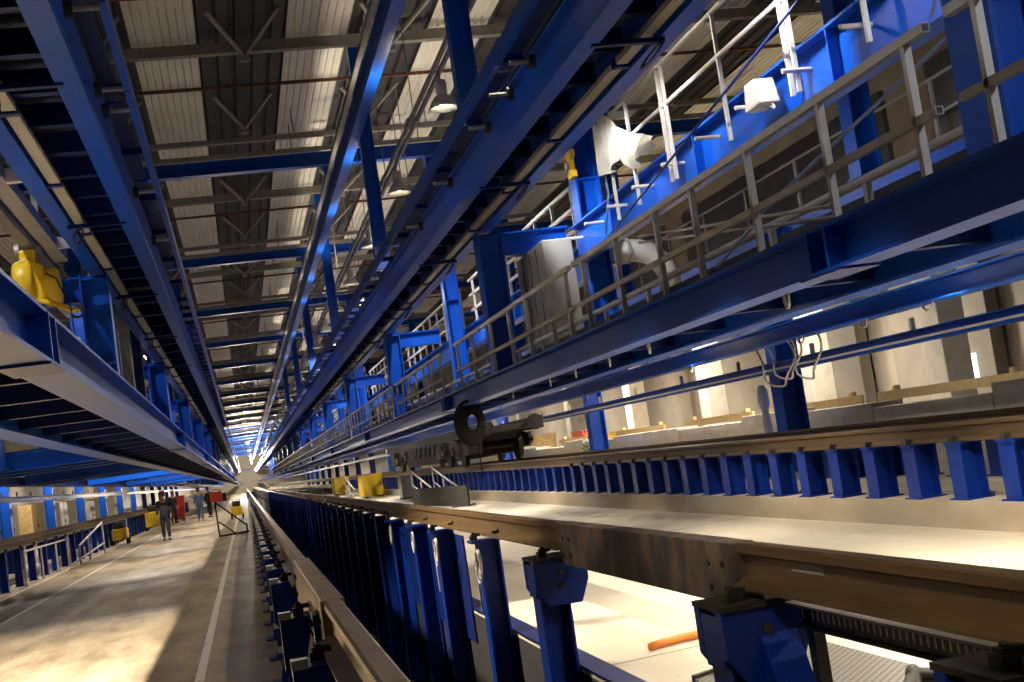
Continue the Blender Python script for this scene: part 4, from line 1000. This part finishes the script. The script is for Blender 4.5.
for i, (y, e) in enumerate([(12, 5), (25, 420), (32, 520), (40, 450), (50, 320), (60, 320), (72, 320)]):
    tube_lamp(11.6, y, 2.9, e, 'tube lamp under the far right gallery, %s from the camera' % nth(i + 1), 'tube lamps under the far right gallery', rod=3.23)
for i in range(7):
    tube_lamp(-10.0, 42 + 12 * i, 3.0, 130, 'tube lamp over the cabinets behind the left track, %s from the camera' % nth(i + 1), 'tube lamps over the left cabinets', rod=7.4)
for i, (y, e) in enumerate([(27, 110), (39, 90), (51, 90), (63, 90), (75, 90)]):
    tube_lamp(4.25, y, 5.2, e, 'tube lamp above the right high walkway, %s from the camera' % nth(i + 1), 'tube lamps above the right high walkway', C, rod=8.2)
for i, (y, e) in enumerate([(2.2, 90), (4.2, 110), (6.0, 110), (7.6, 110)]):
    t = thing('flood_lamp', 'small flood lamp under the inner edge of the left high walkway, %s from the camera' % nth(i + 1), 'lamp', (-.52, y, 3.30), 'flood lamps under the left high walkway')
    MB().box(-.58, -.44, y - .1, y + .1, 3.32, 3.46).build('housing', 'white_metal', t, bevel=.01)
    MB().box(-.56, -.46, y - .08, y + .08, 3.305, 3.32).build('lens', 'lampglass', t)
    MB().box(-.54, -.48, y - .02, y + .02, 3.46, 3.54).build('bracket', 'galv', t)
    spot((-.50, y, 3.29), e * 3,   .05, 30 if i == 0 else 25, .3, W, target=(2.5, 4.2, -1.0) if i == 0 else (3.60, y + 1.6, -1.35))
for i, y in enumerate([3, 15, 27, 39, 51, 63]):  # lamps added to brighten the yellow hoist and the left columns
    tube_lamp(-3.2, y, 5.6, 170, 'added tube lamp high above the left hoist rail, %s from the camera' % nth(i + 1), 'added tube lamps above the left hoist rail', C, rod=8.2, ang=150)
for i, y in enumerate([3.4, 6.4, 9.2, 11.8, 13.6, 15.8]):  # hidden lamps added to brighten the blue girder and tall column
    t = thing('flood_lamp', 'small added hidden flood lamp on the outer side of the right high walkway, %s from the camera' % nth(i + 1), 'lamp', (3.98, y, 3.55), 'added flood lamps on the right high walkway')
    MB().box(3.92, 4.06, y - .12, y + .12, 3.56, 3.70).build('housing', 'white_metal', t, bevel=.01)
    MB().box(4.06, 4.066, y - .1, y + .1, 3.575, 3.685).build('lens', 'tubeglass', t)
    MB().box(3.85, 3.92, y - .02, y + .02, 3.60, 3.64).build('bracket', 'galv', t)
    spot((4.09, y, 3.63), 190 if y < 10 or y > 15 else 85, .08, 92, .5, C, target=(5.1, y + .5, 2.95))
tube_lamp(4.5, 2.2, 3.0, 38, 'added unseen tube lamp beside the nearest right column, out to its right', None, C, rod=8.2)  # unseen lamp added to light the near face of the right column
for i, y in enumerate([4, 9, 14.2, 19.5, 24.5, 29.5, 34.5, 39.5, 44.5, 54.5, 64.5, 79.5, 94.5, 110, 130, 150]):  # made-up upward lamps, added only to brighten the ceiling
    t = thing('added_uplight', 'small added light box on top of the twin trunking, %s from the camera' % nth(i + 1), 'lamp', (3.27, y, 5.34), 'added lights on the trunking')
    MB().box(3.21, 3.33, y - .2, y + .2, 5.35, 5.43).build('housing', 'white_metal', t)
    MB().box(3.23, 3.31, y - .18, y + .18, 5.43, 5.437).build('lens', 'tubeglass', t)
    spot((3.27, y, 5.46), 115 if y < 60 else 150, .1, 150, .8, W, target=(3.9, y, 9))
for i in range(5):
    t = thing('pendant_lamp', 'round pendant lamp near the far end of the hall, %s from the camera' % nth(i + 1), 'lamp', (1 + .3 * i, 160 + 36 * i, 5), 'far pendant lamps')
    MB().lathe((1 + .3 * i, 160 + 36 * i, 5), [(.05, .2), (.15, .24), (.18, .34), (.1, .45)], 'Z', 14).build('globe', 'lampglass', t, smooth=True)
    MB().bar((1 + .3 * i, 160 + 36 * i, 5.45), (1 + .3 * i, 160 + 36 * i, 8.2), .03).build('rod', 'grey_metal', t)
    point((1 + .3 * i, 160 + 36 * i, 3.5), 5000, .3, W)

w = bpy.data.worlds.new('world'); S.world = w; w.use_nodes = True
w.node_tree.nodes['Background'].inputs[0].default_value = (.02, .025, .05, 1); w.node_tree.nodes['Background'].inputs[1].default_value = .5
S.view_settings.view_transform = 'Standard'; S.view_settings.look = 'None'; S.view_settings.gamma = 1; S.view_settings.use_curve_mapping = False
S.view_settings.exposure = 1.0
S.cycles.max_bounces = 8; S.cycles.diffuse_bounces = 5; S.cycles.sample_clamp_indirect = 6
